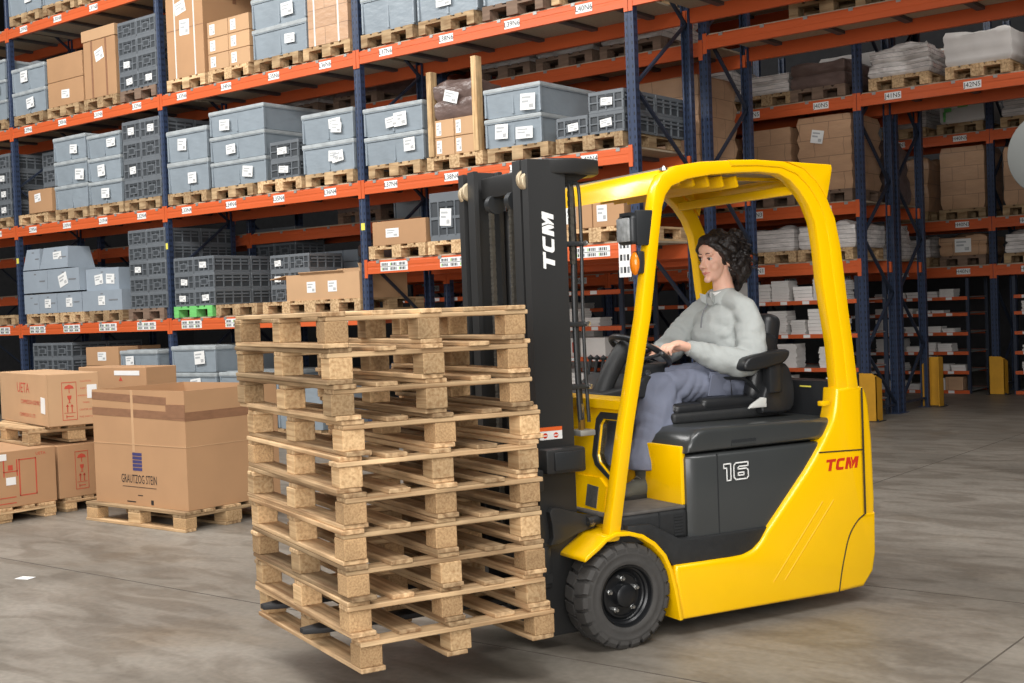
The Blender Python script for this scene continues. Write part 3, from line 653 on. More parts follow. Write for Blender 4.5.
# --- raised lowest beam right of the third upright
rack_pallet(-10.17, zA2, 'pallet under the low brown carton right of the third upright', 'w', W=.88); rack_pallet(-9.26, zA2, 'pallet under the lone dark crate beside the mast', 'w', W=.82)
rack_pallet(-8.35, zA2, 'pallet hidden mostly by the mast on the raised beam', 'w', W=.82); rack_pallet(-7.44, zA2, 'pallet carrying the labelled cartons behind the truck lamp', 'w', W=.82)
carton(-10.10, -9.28, zA2+PH, .27, 'low brown carton with one label right of the third upright', d=.8, papers=[(-.12, .5, .2, .10, 0)])
crates(-9.22, -8.72, zA2+PH, 1, 1, .52, 'standing alone beside the truck mast', cards=((0, 0),))
crates(-8.70, -8.36, zA2+PH, 1, 1, .50, 'half hidden behind the truck mast')
for j, (x0, x1) in enumerate(((-7.42, -7.06), (-7.05, -6.68))): carton(x0, x1, zA2+PH, .27, 'labelled brown carton behind the truck lamp, %s one' % ('left', 'right')[j], d=.6, papers=[(-.2, .5, .12, .16, 0)], group='two cartons behind the lamp')
# --- floor level under the front rack
for x, st in ((-17.5, 'o'), (-15.85, 'o'), (-15.0, 'w'), (-13.85, 'o'), (-12.9, 'w'), (-11.9, 'o')):
    rack_pallet(x, .002, 'pallet on the floor under the front rack, %s' % {-17.5: 'below the dark crates', -15.85: 'below the brown cartons', -15.0: 'below the first grey totes', -13.85: 'right of the second upright', -12.9: 'two right of the second upright', -11.9: 'left of the third upright'}[x], st)
crates(-17.5, -16.45, .15, 2, 5, .222, 'on the floor under the front rack at the left', d=.6, y0=10.3, back=True)
for r in range(4): carton(-15.80+.02*(r % 2), -15.0, .15+r*.262, .258, 'brown carton on the floor under the front rack, %s layer up' % NTH[r], d=.7, papers=[(.0, .5, .2, .12, 0)], group='cartons under the front rack', y0=10.1)
totes(-14.94, -14.1, .15, 3, .32, 'on the floor under the front rack, left of the second upright', seed=31, y0=10.1)
totes(-13.85, -12.95, .15, 3, .335, 'on the floor just right of the second upright', seed=32, y0=10.15, papers=1)
totes(-12.88, -12.0, .15, 2, .34, 'on the floor, second stack right of the second upright', seed=33, y0=10.15)
totes(-11.85, -11.05, .15, 2, .30, 'on the floor left of the third upright', seed=34, y0=10.2)

# ================================================================ second rack, back to back
z2 = [1.9+DK, 2.56+DK, 4.09+DK]
for j, (x, lv) in enumerate(((-16.9, 2), (-15.5, 2), (-13.3, 2), (-12.2, 2), (-9.7, 2), (-8.8, 2), (-7.9, 2), (-7.45, 1), (-9.0, 1), (-12.2, 1), (-5.6, 2), (-4.6, 2))):
    rack_pallet(x, z2[lv] if x > -6.5 or x < -6.6 else z2[lv], 'pallet on the dim rack behind, %s' % ['far left high', 'second from left high', 'behind the tall strapped carton', 'behind the grey totes', 'behind sign L37N6', 'behind sign L38N6', 'behind sign L39N6', 'under the big brown wrapped load', 'behind the timber posts', 'deep behind sign L35N4', 'on the bridge over the passage', 'on the bridge at its right'][j], 'd', y0=11.68, D=.9, group='pallets on the dim rack') if x < -6.5 else \
    rack_pallet(x, 4.15+DK, 'pallet on the bridge over the passage, %s one' % ('left', 'right')[j-10], 'o', y0=11.68, D=.9, group='pallets on the bridge')
S = 40
for j, (x0, x1, lv, h, m, d) in enumerate(((-16.9, -16.1, 2, .5, M_film, 'far left'), (-15.5, -14.7, 2, .45, M_darkwrap, 'second from left'), (-13.3, -12.5, 2, .5, M_film, 'third from left'), (-12.2, -11.4, 2, .6, M_darkwrap, 'above the front totes'), (-9.7, -8.9, 2, .30, M_film, 'above the timber posts'), (-8.8, -8.0, 2, .36, M_film, 'below sign L39N6'), (-7.9, -7.1, 2, .34, M_film, 'just left of the blue end upright'))):
    wrapped('wrapped_load', x0, x1, 11.7, .8, z2[lv]+PH, h, 'film wrapped load high on the dim rack behind, %s' % d, m, S+j)
wrapped('wrapped_load', -7.50, -6.66, 11.68, .84, z2[1]+PH, 1.06, 'big brown carton load under film seen through the rack end frame', M_cardD, 50, amp=.005, layers=5, slump=.008)
wrapped('wrapped_load', -9.0, -8.2, 11.68, .84, z2[1]+PH, .7, 'dark wrapped load deep behind the timber posts', M_darkwrap, 51)
wrapped('wrapped_load', -12.2, -11.4, 11.68, .84, z2[1]+PH, .7, 'dark wrapped load deep behind the grey totes', M_darkwrap, 52)
for r in range(2):
    for c in range(3): carton(-12.75+c*.29, -12.48+c*.29, z2[0]+r*.16, .155, 'light grey small box on the dim rack, %s row, %s' % (('lower', 'upper')[r], ('left', 'middle', 'right')[c]), y0=11.72, d=.5, mt=M_bluebox, tape=False, group='light grey small boxes on the dim rack')
wrapped('wrapped_load', -11.85, -10.9, 11.7, .8, z2[0]+.002, .38, 'brown packs on the dim rack left of the third upright', M_darkwrap, 53, amp=.01, layers=4, slump=.01)
wrapped('wrapped_load', -15.6, -14.9, 11.7, .8, z2[0]+.002, .34, 'grey film heap on the dim rack behind the grey boxes', M_film, 54)
wrapped('wrapped_load', -5.6, -4.8, 11.7, .85, 4.15+DK+PH, .55, 'pale wrapped load on the bridge over the passage, left one', M_film, 55)
wrapped('wrapped_load', -4.6, -3.8, 11.7, .85, 4.15+DK+PH, .6, 'pale wrapped load on the bridge over the passage, right one', M_film, 56)
for x, t_ in ((-5.8, 'left'), (-4.85, 'middle'), (-3.9, 'right')):
    rack_pallet(x, zC, 'pallet on the near bridge beam, %s one' % t_, 'o', group='pallets on the near bridge')
    wrapped('wrapped_load', x, x+.8, 10.25, 1.0, zC+PH, .7, 'wrapped load on the near bridge beam, %s one' % t_, M_film, 57+int(x))
# ================================================================ J rack
j5, j3, j1 = 3.79+DK, 2.515+DK, 1.80+DK
yj = 14.5
JT = [(-8.45, j5, 'w'), (-7.46, j5, 'w'), (-6.97, j5, 'd'), (-5.95, j5, 'w'), (-5.03, j5, 'w'), (-4.1, j5, 'w'), (-8.45, j3, 'o'), (-7.45, j3, 'd'), (-6.92, j3, 'd'), (-9.5, j1, 'w'), (-8.35, j1, 'w'), (-7.47, j1, 'w'), (-6.93, j1, 'w')]
JT = [(-8.55, j5, 'w', 'J38N5'), (-7.66, j5, 'w', 'J39N5'), (-6.97, j5, 'd', 'J40N5'), (-5.95, j5, 'w', 'J41N5'), (-5.03, j5, 'w', 'J42N5'), (-4.1, j5, 'w', 'J43N5'),
      (-8.55, j3, 'o', 'J38N3'), (-7.68, j3, 'd', 'J39N3'), (-6.92, j3, 'd', 'J40N3'), (-9.6, j1, 'w', 'J37N1'), (-8.6, j1, 'w', 'J38N1'), (-7.68, j1, 'w', 'J39N1'), (-6.93, j1, 'w', 'J40N1')]
for x, z, st, s_ in JT: rack_pallet(x, z, 'pallet over the sign %s on the far rack' % s_, st, y0=yj, D=.95, W=.72, group='pallets on the J rack')
wrapped('wrapped_load', -8.55, -7.8, yj, .9, j5+PH, .4, 'white film load above sign J38N5', M_film, 60)
wrapped('wrapped_load', -7.64, -6.98, yj, .9, j5+PH, .26, 'low white film load above sign J39N5', M_film, 61)
wrapped('wrapped_load', -6.95, -6.25, yj, .9, j5+PH, .32, 'grey brown packs above sign J40N5', M_darkwrap, 62, amp=.012, slump=.02)
wrapped('wrapped_load', -7.1, -6.3, 15.66, .8, j5+.1, .62, 'white stack behind the grey brown packs at sign J40N5', M_books, 63, amp=.01, slump=.02)
wrapped('wrapped_load', -5.95, -5.23, yj, .9, j5+PH, .34, 'crumpled white film load above sign J41N5', M_film, 64, amp=.05, slump=.14)
wrapped('wrapped_load', -5.03, -4.28, yj, .9, j5+PH, .38, 'white board bundle under film above sign J42N5', M_books, 65, amp=.015, layers=3, slump=.05)
wrapped('wrapped_load', -4.1, -3.4, yj, .9, j5+PH, .4, 'white film load cut by the right edge above sign J43N5', M_film, 66)
wrapped('wrapped_load', -8.55, -7.8, yj, .9, j3+PH, .8, 'brown wrapped load above sign J38N3', M_cardD, 67, amp=.004, slump=.006)
wrapped('wrapped_load', -7.66, -6.98, yj, .9, j3+PH, .84, 'brown carton load under film above sign J39N3', M_cardD, 68, amp=.004, slump=.006, layers=5)
wrapped('wrapped_load', -6.90, -6.18, yj, .9, j3+PH, .92, 'brown carton load with a torn white patch above sign J40N3', M_cardD, 69, amp=.004, slump=.006, layers=5, papers=[(-.1, .72, .16, .16, .2)])
for j, (x0, x1, h, s_) in enumerate(((-9.6, -8.9, .3, 'J37N1'), (-8.6, -7.9, .3, 'J38N1'), (-7.66, -6.98, .30, 'J39N1'), (-6.91, -6.17, .31, 'J40N1'))):
    wrapped('wrapped_load', x0, x1, yj, .9, j1+PH, h, 'crumpled pale film load above sign %s' % s_, M_film, 70+j, amp=.022, layers=3, slump=.06)
for j, (z_, h, m) in enumerate(((j1, .42, M_film), (j3, .8, M_darkwrap))):
    wrapped('wrapped_load', -6.98, -6.20, 15.70, .68, z_+.002, h, 'shadowy wrapped load behind the J rack end frame, %s level' % ('lowest', 'middle', 'top')[j], m, 80+j)
# ================================================================ far rack
f5, f3, f1 = 3.715+DK, 2.44+DK, 1.745+DK
yf_ = 18.75
for x, z, st, d in ((-6.65, f5, 'o', 'top level'), (-6.65, f3, 'o', 'middle level'), (-6.66, f1, 'd', 'lower level'), (-5.72, f5, 'o', 'top level right of its post'), (-5.72, f3, 'o', 'middle level right of its post'), (-5.72, f1, 'o', 'lower level right of its post'), (-7.5, f1, 'o', 'lower level seen through the black frame'), (-7.5, f3, 'o', 'middle level seen through the black frame'), (-7.5, f5, 'o', 'top level seen through the black frame')):
    rack_pallet(x, z, 'pallet on the farthest rack, %s' % d, st, y0=yf_, D=.9, W=.68, group='pallets on the farthest rack')
o = wrapped('wrapped_load', -6.6, -5.95, yf_, .8, f5+PH, .32, 'white bags with green print on top level of the farthest rack', M_books, 90, amp=.03, layers=3, slump=.09)
for (px, pz, pw, ph) in ((-.2, .2, .10, .05), (.02, .24, .14, .03), (.18, .28, .16, .03), (-.25, .1, .03, .14)): MB().box(px-pw/2, px+pw/2, -.432, -.395, pz-ph/2, pz+ph/2).build('green_print', M_palgreen, o)
wrapped('wrapped_load', -5.70, -5.0, yf_, .8, f5+PH, .3, 'pale load at the right edge on top level of the farthest rack', M_film, 91)
wrapped('wrapped_load', -6.62, -5.97, yf_, .85, f3+PH, .92, 'big brown wrapped carton load left of the far post', M_cardD, 92, amp=.004, slump=.006, layers=3)
wrapped('wrapped_load', -5.70, -5.0, yf_, .85, f3+PH, .85, 'brown wrapped carton load right of the far post', M_cardD, 93, amp=.004, slump=.006, layers=3)
wrapped('wrapped_load', -6.66, -5.97, yf_, .85, f1+PH, .30, 'film wrapped boxes with a white sheet on the lower far beam', M_cardD, 94, amp=.02, slump=.05, layers=2, papers=[(.02, .5, .24, .2, 0)])
wrapped('wrapped_load', -5.70, -5.0, yf_, .85, f1+PH, .3, 'crumpled film load right of the far post on the lower beam', M_film, 95, amp=.04)
for j, (z_, h, m) in enumerate(((f1, .3, M_film), (f3, .8, M_cardD), (f5, .4, M_film))): wrapped('wrapped_load', -7.5, -6.8, yf_, .85, z_+PH, h, 'load on the farthest rack behind the black frame, %s level' % ('lower', 'middle', 'top')[j], m, 96+j)
# ================================================================ picking shelves with paper stacks
def shelving(name, label, x0, x1, y0, d, zs, h, nb=2):
    root = thing(name, label, 'shelving unit', (x0, y0, 0)); w = x1-x0
    for i in range(nb+1):
        x = w*i/nb
        for yy in (.02, d-.02): MB().box(-.024, .024, -.02, .02, 0, h).build('upright', M_brace, root, (x, yy, 0))
    for z in zs:
        MB().box(0, w, -.01, .02, -.05, 0).build('shelf_rail', M_orange, root, (0, 0, z)); MB().box(0, w, d-.02, d+.01, -.05, 0).build('shelf_rail', M_orange, root, (0, 0, z))
        MB().box(0, w, .02, d-.02, -.018, -.002).build('shelf_board', M_clip, root, (0, 0, z))
        for i in range(int(w/.3)): MB().box(-.045, .045, -.014, -.01, -.045, -.005).build('shelf_card', M_paper, root, (.16+.3*i, 0, z))
    return root
PS = [0]
def stack(x, y, z, w, h, d=.26, label=None, where='', sheets=None):
    g = random.Random(PS[0]+500); PS[0] += 1; b = MB(); t = sheets or g.choice((.02, .03, .045)); zz = 0
    while zz+t*.7 < h:
        M = TR(g.uniform(-.008, .008), g.uniform(-.01, .01), zz) @ RZ(g.uniform(-.05, .05)); b.box(-w/2, w/2, -d/2, d/2, 0, t*.93, 0, M); zz += t
    o = b.build('paper_stack', M_books, None, (x, y+d/2, z)); return tag(o, label or where, 'paper stack', 'paper stacks on the picking shelves')
def fill(x0, x1, y, zs, unit, gap, seed, hmax, names=None):
    g = random.Random(seed)
    for li, z in enumerate(zs):
        x = x0; n = 0
        while x < x1-.12:
            w = g.uniform(.17, .26)
            if x+w > x1: break
            h = g.uniform(.3, .95)*hmax[li]
            if g.random() < .86:
                n += 1
                stack(x+w/2, y+.02, z, w, h, where='paper stack on %s, %s shelf up, %s from left' % (unit, NTH[li], ORD[n-1]))
            x += w+g.uniform(.01, gap)
ORD = NTH+['seventh', 'eighth', 'ninth', 'tenth', 'eleventh', 'twelfth', 'thirteenth', 'fourteenth', 'fifteenth', 'sixteenth', 'seventeenth', 'eighteenth']
shelving('picking_shelf', 'orange edged picking shelves under the J rack, behind the seat', -9.7, -6.18, 14.5, .9, [.22, .64, 1.06, 1.48], 1.76, 2)
fill(-8.3, -6.25, 14.5, [.22, .64, 1.06, 1.48], 'the shelves behind the seat', .07, 11, [.36, .36, .36, .30])
shelving('picking_shelf', 'orange edged picking shelves behind the mast', -13.4, -9.9, 14.5, .9, [.22, .64, 1.06, 1.48], 1.76, 2)
fill(-11.4, -10.0, 14.5, [.22, .64, 1.06, 1.48], 'the shelves behind the mast', .1, 12, [.3, .3, .3, .2])
shelving('picking_shelf', 'low orange shelves with hooks between mast and front pillar', -11.3, -7.78, 11.75, .75, [.93, 1.28, 1.69], 2.0, 2)
for j, (x0, x1) in enumerate(((-8.75, -8.40), (-8.38, -8.02))):
    o = MB().box(-.17, .17, -.2, .2, 0, .22, 0, None, .004, 1).build('white_box', M_books, None, ((x0+x1)/2, 11.97, .93)); tag(o, 'white box %s on a low shelf between mast and pillar' % ('with red print', 'without print')[j], 'box', 'white boxes on the low shelf')
    if j == 0: MB().box(.09, .12, -.203, -.2, .05, .17).build('red_print', M_red, o)
for j, x in enumerate((-9.2, -8.7, -8.3)):
    for z, nm in ((.36, 'floor'),): pass
shelving('picking_shelf', 'low shelf carrying book stacks near the floor behind the pillar', -9.6, -7.78, 11.75, .75, [.12, .52], .9, 1)
fill(-9.3, -7.85, 11.75, [.12, .52], 'the low shelf behind the pillar', .06, 14, [.3, .33])
fill(-9.3, -7.85, 11.75, [1.28], 'the hooked shelf behind the pillar', .16, 15, [.22])
shelving('picking_shelf', 'orange edged picking shelves under the farthest rack, left of the dark gap', -8.2, -6.27, 18.75, .9, [.05, .34, .63, .92, 1.21, 1.45], 1.72, 1)
fill(-7.7, -6.33, 18.75, [.05, .34, .63, .92, 1.21, 1.45], 'the farthest shelves left of the gap', .06, 16, [.22, .25, .25, .25, .2, .18])
shelving('picking_shelf', 'orange edged picking shelves at the right edge beyond the dark gap', -5.6, -4.2, 18.75, .9, [.05, .34, .63, .92, 1.21, 1.45], 1.72, 1)
fill(-5.5, -4.9, 18.75, [.05, .34, .63, .92, 1.21], 'the shelves at the right edge', .06, 17, [.2, .25, .25, .25, .2])
for j, (x, z, h) in enumerate(((-6.62, .05, .2),)): carton(x, x+.26, z, h, 'small brown box on the bottom far shelf', y0=18.72, d=.2, mt=M_cardD)
# small white boxes on the shadowy shelves deep behind the dark gap are too small to tell apart
# ================================================================ boxes standing on the floor, left
def print_text(parent, txt, size, M, mt=M_red, sx=1.0, name='red_lettering'):
    v, f = text_mesh(txt, size); b = MB(); b.add([(x*sx, 0, y) for x, y, z in v], f, 0, M); return b.build(name, mt, parent)
def care_panel(parent, M, mt=M_red):
    """column of shipping marks: umbrella, fragile glass, arrows"""
    b = MB()
    for (x0, x1, z0, z1) in ((-.06, .06, -.155, -.15), (-.06, .06, .15, .155), (-.06, -.056, -.155, .155), (.056, .06, -.155, .155)): b.box(x0, x1, -.001, 0, z0, z1, 0, M)
    b.prism([(-.04, .10), (-.03, .122), (0, .135), (.03, .122), (.04, .10)], -.001, 0, 'y', 0, M); b.box(-.003, .003, -.001, 0, .065, .10, 0, M)
    b.prism([(-.018, .045), (.018, .045), (.014, .02), (.004, .01), (.004, -.01), (.014, -.016), (-.014, -.016), (-.004, -.01), (-.004, .01), (-.014, .02)], -.001, 0, 'y', 0, M)
    for sx in (-.018, .018): b.box(sx-.004, sx+.004, -.001, 0, -.09, -.035, 0, M); b.prism([(sx-.013, -.045), (sx+.013, -.045), (sx, -.025)], -.001, 0, 'y', 0, M)
    b.box(-.045, .045, -.001, 0, -.098, -.094, 0, M); b.box(-.03, .03, -.001, 0, -.128, -.122, 0, M); b.box(-.03, -.024, -.001, 0, -.14, -.112, 0, M)
    b.build('care_marks', mt, parent)
def floor_box(name, label, cx, cy, z, w, d, h, rz, mt=M_card, cat='box', group=None):
    o = MB().box(-w/2, w/2, -d/2, d/2, 0, h, 0, None, .006, 2).build(name, mt, None, (cx, cy, z), rot=rz); return tag(o, label, cat, group)
# faces toward +x: a matrix that turns a front (-y) decal to a right (+x) face at distance w/2
def face_x(w, y, z): return TR(w/2+.0012, y, z) @ RZ(PI/2)
bx = floor_box('cardboard_box', 'lower left printed brown box with white labels, under the rotated box', -9.77, 5.03, .113, 1.3, .98, .44, 0)
for (y, z, pw, ph) in ((-.05, .395, .24, .05), (-.20, .215, .19, .10), (.10, .205, .08, .06), (-.26, .15, .10, .07)):
    MB().box(-pw/2, pw/2, -.0022, 0, -ph/2, ph/2, 0, face_x(1.3, y, z)).build('paper_label', M_paper, bx)
for (t_, s_, y, z) in (('FRAGILE', .035, -.28, .10), ('UETA', .035, .36, .395), ('KEEP DRY', .03, -.3, .06)): print_text(bx, t_, s_, face_x(1.3, y, z))
b = MB()
for (y0, y1, z0, z1) in ((.17, .18, .08, .37), (.31, .32, .08, .37), (.17, .32, .08, .088), (.17, .32, .36, .368), (.04, .16, .275, .283), (.04, .05, .24, .37), (.15, .16, .24, .37), (-.1, .14, .075, .082), (-.1, .14, .03, .037)): b.box(.651, .6515, y0, y1, z0, z1)
b.box(.651, .6518, .08, .12, .29, .33); b.build('red_frame', M_red, bx)
bx = floor_box('cardboard_box', 'lower printed brown box half hidden behind the big open carton', -9.80, 6.05, .113, 1.3, .98, .43, 0)
care_panel(bx, face_x(1.3, -.28, .215))
for i, t_ in enumerate(('CAUTION', 'KEEP DRY', 'HANDLE', 'CARE MARK', 'THIS WAY UP')): print_text(bx, t_, .032, face_x(1.3, -.06, .33-.06*i))
up = floor_box('cardboard_box', 'rotated printed brown box on top at the left, red umbrella marks on its side', -9.807, 5.892, .697, 1.36, .42, .425, -.25, M_cardL)
MB().box(.677, .683, -.213, -.207, 0, .425).box(.655, .68, -.2115, -.21, 0, .425).build('edge_tape', M_cardL, up)
care_panel(up, face_x(1.36, -.035, .2) )
for i, t_ in enumerate(('CAUTION', 'KEEP DRY', 'HANDLE CARE', 'MARK', 'CENTER NO.', 'THIS WAY UP')): print_text(up, t_, .020, face_x(1.36, .10, .355-.058*i))
print_text(up, 'UETA', .12, TR(.02, -.2112, .30), sx=1.2); print_text(up, 'COMPRESSOR ASSEMBLY', .05, TR(.22, -.2112, .185)); print_text(up, 'COMPRESSOR CO., LTD.', .042, TR(.12, -.2112, .075))
MB().box(-.055, .055, -.0022, 0, -.065, .065, 0, TR(.56, -.211, .17) @ RY(.06)).build('paper_label', M_paper, up)
for (y, z, pw, ph) in ((.15, .27, .08, .11), (.17, .18, .03, .05)): MB().box(-pw/2, pw/2, -.0022, 0, -ph/2, ph/2, 0, face_x(1.36, y, z)).build('paper_label', M_paper, up)
built_pallet('pallet between the rotated box and the lower printed boxes', (-9.80, 5.90, .556), -.2, h=.138, seed=61, L=1.2)
built_pallet('pallet on the floor under the lower left printed box', (-9.74, 5.05, 0), 0, h=.113, seed=62, L=1.26, W=.9)
built_pallet('pallet on the floor under the half hidden printed box', (-9.78, 6.06, 0), 0, h=.113, seed=63, L=1.26, W=.9)
bx = floor_box('cardboard_box', 'brown box with a white strip label showing above the open carton', -10.42, 7.10, .70, 1.1, .34, .40, 0)
MB().box(-.2, .2, -.0022, 0, -.022, .022, 0, TR(.25, -.1708, .345)).build('paper_label', M_paper, bx); MB().prism([(-.03, 0), (.03, 0), (0, .04)], -.001, 0, 'y', 0, TR(.15, -.1708, .27)).build('red_mark', M_red, bx)
bx2 = floor_box('cardboard_box', 'brown box at the bottom of the stack behind the open carton', -10.42, 7.10, .145, 1.12, .40, .55, 0)
built_pallet('pallet on the floor behind the open carton', (-10.42, 7.10, 0), 0, seed=64)
# big open carton
W_, D_, H_ = 1.15, .86, .865
big = thing('open_cardboard_box', 'big open brown carton with tape bands and blue emblem on a floor pallet', 'box', (-7.995, 5.95, .146))
b = MB(); t = .008
b.box(-W_/2+t, W_/2-t, -D_/2+t, D_/2-t, .001, t); b.box(-W_/2, W_/2, -D_/2, -D_/2+t, 0, H_); b.box(-W_/2, W_/2, D_/2-t, D_/2, 0, H_); b.box(-W_/2, -W_/2+t, -D_/2+t, D_/2-t, 0, H_); b.box(W_/2-t, W_/2, -D_/2+t, D_/2-t, 0, H_)
b.build('body', M_card, big)
e = .0014
MB().box(-W_/2-e, .36, -D_/2-e, -D_/2, -.03, .028, 0, TR(0, 0, .800) @ RY(.035)).build('tape_band', M_tape, big)
MB().box(-W_/2-e, W_/2+e, -D_/2-e, -D_/2, -.03, .03, 0, TR(0, 0, .690) @ RY(.02)).build('tape_band', M_tape, big)
MB().box(W_/2, W_/2+e, -D_/2-e, D_/2+e, .645, .71).build('tape_band', M_tape, big)
MB().box(W_/2-.22, W_/2+e*2, -D_/2-e*2, -D_/2, .67, .765).build('tape_patch', M_tape, big)
MB().box(-W_/2, W_/2, -D_/2-.0022, -D_/2+.002, .455, .461).box(W_/2-.002, W_/2+.0022, -D_/2, D_/2, .455, .461).build('fold_crease', M_cardL, big)
MB().box(-.075, -.045, -D_/2-.0018, -D_/2, .40, H_).build('tape_strip', M_cardL, big)
b = MB()
for i in range(5): b.box(-.08, .035, -D_/2-.0016, -D_/2, .262+i*.028, .284+i*.028)
b.build('blue_emblem', M_blueprint, big)
print_text(big, 'GRAUTZOG STEIN', .092, TR(-.01, -D_/2-.0016, .195), M_ink, .58, name='lettering')
MB().box(-.22, .20, -D_/2-.0016, -D_/2, .137, .141).box(-.17, -.06, -D_/2-.0016, -D_/2, -.0+.022, .03).box(.13, .16, -D_/2-.0016, -D_/2, .015, .05).box(-.03, .03, -D_/2-.0016, -D_/2, .075, .081).build('small_print', M_ink, big)
built_pallet('pallet on the floor under the big open carton', (-8.02, 5.90, 0), 0, seed=65, L=1.25, W=.86)
# loose scraps on the floor
tag(MB().box(-.05, .05, -.035, .035, .001, .003, 0, RZ(.3)).build('paper_scrap', M_paper, None, (-7.0, 4.0, 0)), 'white paper scrap lying on the floor at the lower left', 'scrap')
# ================================================================ forklift truck
M_yel = mat('yellow_truck_enamel', rgb(250, 195, 0), 0.26, var=.015, coat=.4, spec=.5)
M_hood = mat('dark_grey_hood_plastic', rgb(58, 60, 60), 0.28, var=.03, coat=.25)
M_trim = mat('black_textured_plastic', rgb(40, 41, 42), 0.55, var=.12, scale=(40, 40, 40), bump=.1, bscale=(120, 120, 120))
M_seat = mat('black_vinyl', rgb(34, 35, 37), 0.38, var=.06, bump=.05, bscale=(90, 90, 90))
M_mast = mat('charcoal_mast_paint', rgb(44, 44, 44), 0.40, var=.07, scale=(5, 5, 2), bump=.03)
M_rubber = mat('dark_tyre_rubber', rgb(66, 64, 62), 0.75, var=.10, scale=(14, 14, 14), bump=.12, bscale=(50, 50, 50))
M_rim = mat('black_wheel_rim', rgb(26, 27, 29), 0.32, var=.05)
M_steel = mat('bright_steel', rgb(186, 186, 184), 0.25, 0.9, var=.05)
M_steeld = mat('worn_fork_steel', rgb(34, 34, 36), 0.6, 0.0, var=.15)
M_gap = mat('dark_panel_gap', rgb(52, 40, 16), 0.8, var=0)
M_roofpane = mat('smoked_roof_panel', rgb(128, 128, 126), 0.3, var=.03)
M_white = mat('white_lettering', rgb(238, 238, 236), 0.5, var=.0)
M_redlet = mat('red_lettering_paint', rgb(206, 52, 22), 0.45, var=.0)
M_orangelens = mat('orange_lens', rgb(232, 128, 16), 0.2, var=.05, coat=.5)
M_lens = mat('clear_ribbed_lens', rgb(176, 178, 178), 0.15, 0.3, var=.25, scale=(40, 40, 40))
M_chain = mat('oiled_chain_steel', rgb(112, 108, 100), 0.4, 0.7, var=.2, scale=(30, 30, 30))
M_brass = mat('brass_coupling', rgb(176, 140, 72), 0.35, 0.8)
M_orst = mat('orange_warning_band', rgb(228, 100, 40), 0.5)
M_glass = bpy.data.materials.new('cab_window_glass'); M_glass.use_nodes = True
g_ = M_glass.node_tree.nodes['Principled BSDF']; g_.inputs['Base Color'].default_value = (.82, .86, .86, 1); g_.inputs['Transmission Weight'].default_value = 1; g_.inputs['Roughness'].default_value = .03; g_.inputs['IOR'].default_value = 1.12
TA = 1.17892
TE = Vector((math.cos(TA), math.sin(TA), 0)); TN = Vector((-TE.y, TE.x, 0)); TP = Vector((-3.052, 4.467, 0))
truck = thing('forklift_truck', 'yellow three wheel electric forklift carrying a stack of pallets, woman driving', 'forklift', TP+TN*.535, TA)
HC = .535
def tp(mb, name, mats, smooth=35, parent=None, off=True): return mb.build(name, mats, parent or truck, (0, -HC, 0) if off else (0, 0, 0), smooth)
def ribbon(mb, out, inn, c0, c1, m=0, bev=.008, closed=False):
    """solid band between two outlines in the (s,z) plane, c0..c1 thick"""
    bm = bmesh.new(); n = len(out); V = [[bm.verts.new((p[0], c, p[1])) for p in L_] for c in (c0, c1) for L_ in (out, inn)]
    oa, ia, ob, ib = V
    for i in range(n-1):
        for q in ((oa[i], oa[i+1], ia[i+1], ia[i]), (ob[i+1], ob[i], ib[i], ib[i+1]), (oa[i+1], oa[i], ob[i], ob[i+1]), (ia[i], ia[i+1], ib[i+1], ib[i])): bm.faces.new(q)
    bm.faces.new((oa[0], ia[0], ib[0], ob[0])); bm.faces.new((ia[-1], oa[-1], ob[-1], ib[-1]))
    bmesh.ops.recalc_face_normals(bm, faces=list(bm.faces))
    if bev > 0:
        ed = [e for e in bm.edges if len(e.link_faces) == 2 and e.calc_face_angle(0) > .8]
        bmesh.ops.bevel(bm, geom=ed, offset=bev, segments=2, profile=.5, affect='EDGES', clamp_overlap=True)
    return mb.addbm(bm, m)
def mir(c): return 1.07-c
def spline(pts, n=6):
    P = [Vector(p) for p in pts]; out = []
    for i in range(len(P)-1):
        a, b, c, d = P[max(i-1, 0)], P[i], P[i+1], P[min(i+2, len(P)-1)]
        for k in range(n):
            t = k/n; out.append(tuple(.5*((2*b)+(c-a)*t+(2*a-5*b+4*c-d)*t*t+(3*b-a-3*c+d)*t**3)))
    out.append(tuple(P[-1])); return out
# --- chassis side shells
edge = spline([(1.335, 1.07), (1.325, .99), (1.302, .915), (1.262, .85), (1.215, .785), (1.134, .69)], 3)+[(.90, .455)]+spline([(.875, .43), (.838, .385), (.79, .352), (.73, .335), (.65, .333)], 3)
side = [(.368, .084), (1.30, .074), (1.478, .080), (1.545, .15), (1.566, .24), (1.570, .44), (1.494, .44), (1.494, 1.07)]+edge+[(.345, .338), (.335, .30)]
for c0, c1, nm in ((.0, .11, 'near'), (.96, 1.07, 'far')):
    tp(MB().prism(side, c0, c1, 'y', bev=.022, seg=3), 'side_panel', M_yel)
tp(MB().prism([(1.30, .09), (1.48, .09), (1.57, .22), (1.585, .5), (1.578, .8), (1.562, .98), (1.548, 1.035), (1.53, 1.062), (1.503, 1.066), (1.36, 1.0)], .012, 1.058, 'y', bev=.03, seg=4), 'counterweight', M_yel)
tp(MB().box(.15, 1.45, .16, .91, .10, .45), 'chassis_frame', M_dark)
b = MB(); b.tube([(1.207, -.0005, .767), (1.495, -.0005, .757)], .0035, 6); b.tube([(1.494, -.001, 1.06), (1.494, -.001, .44)], .005, 6)
b.tube(spline([(1.494, -.0005, .44), (1.44, -.0005, .41), (1.385, -.0005, .345), (1.35, -.0005, .25), (1.325, -.0005, .16), (1.308, -.0005, .078)], 5), .0035, 6)
tp(b, 'panel_gap', M_gap)
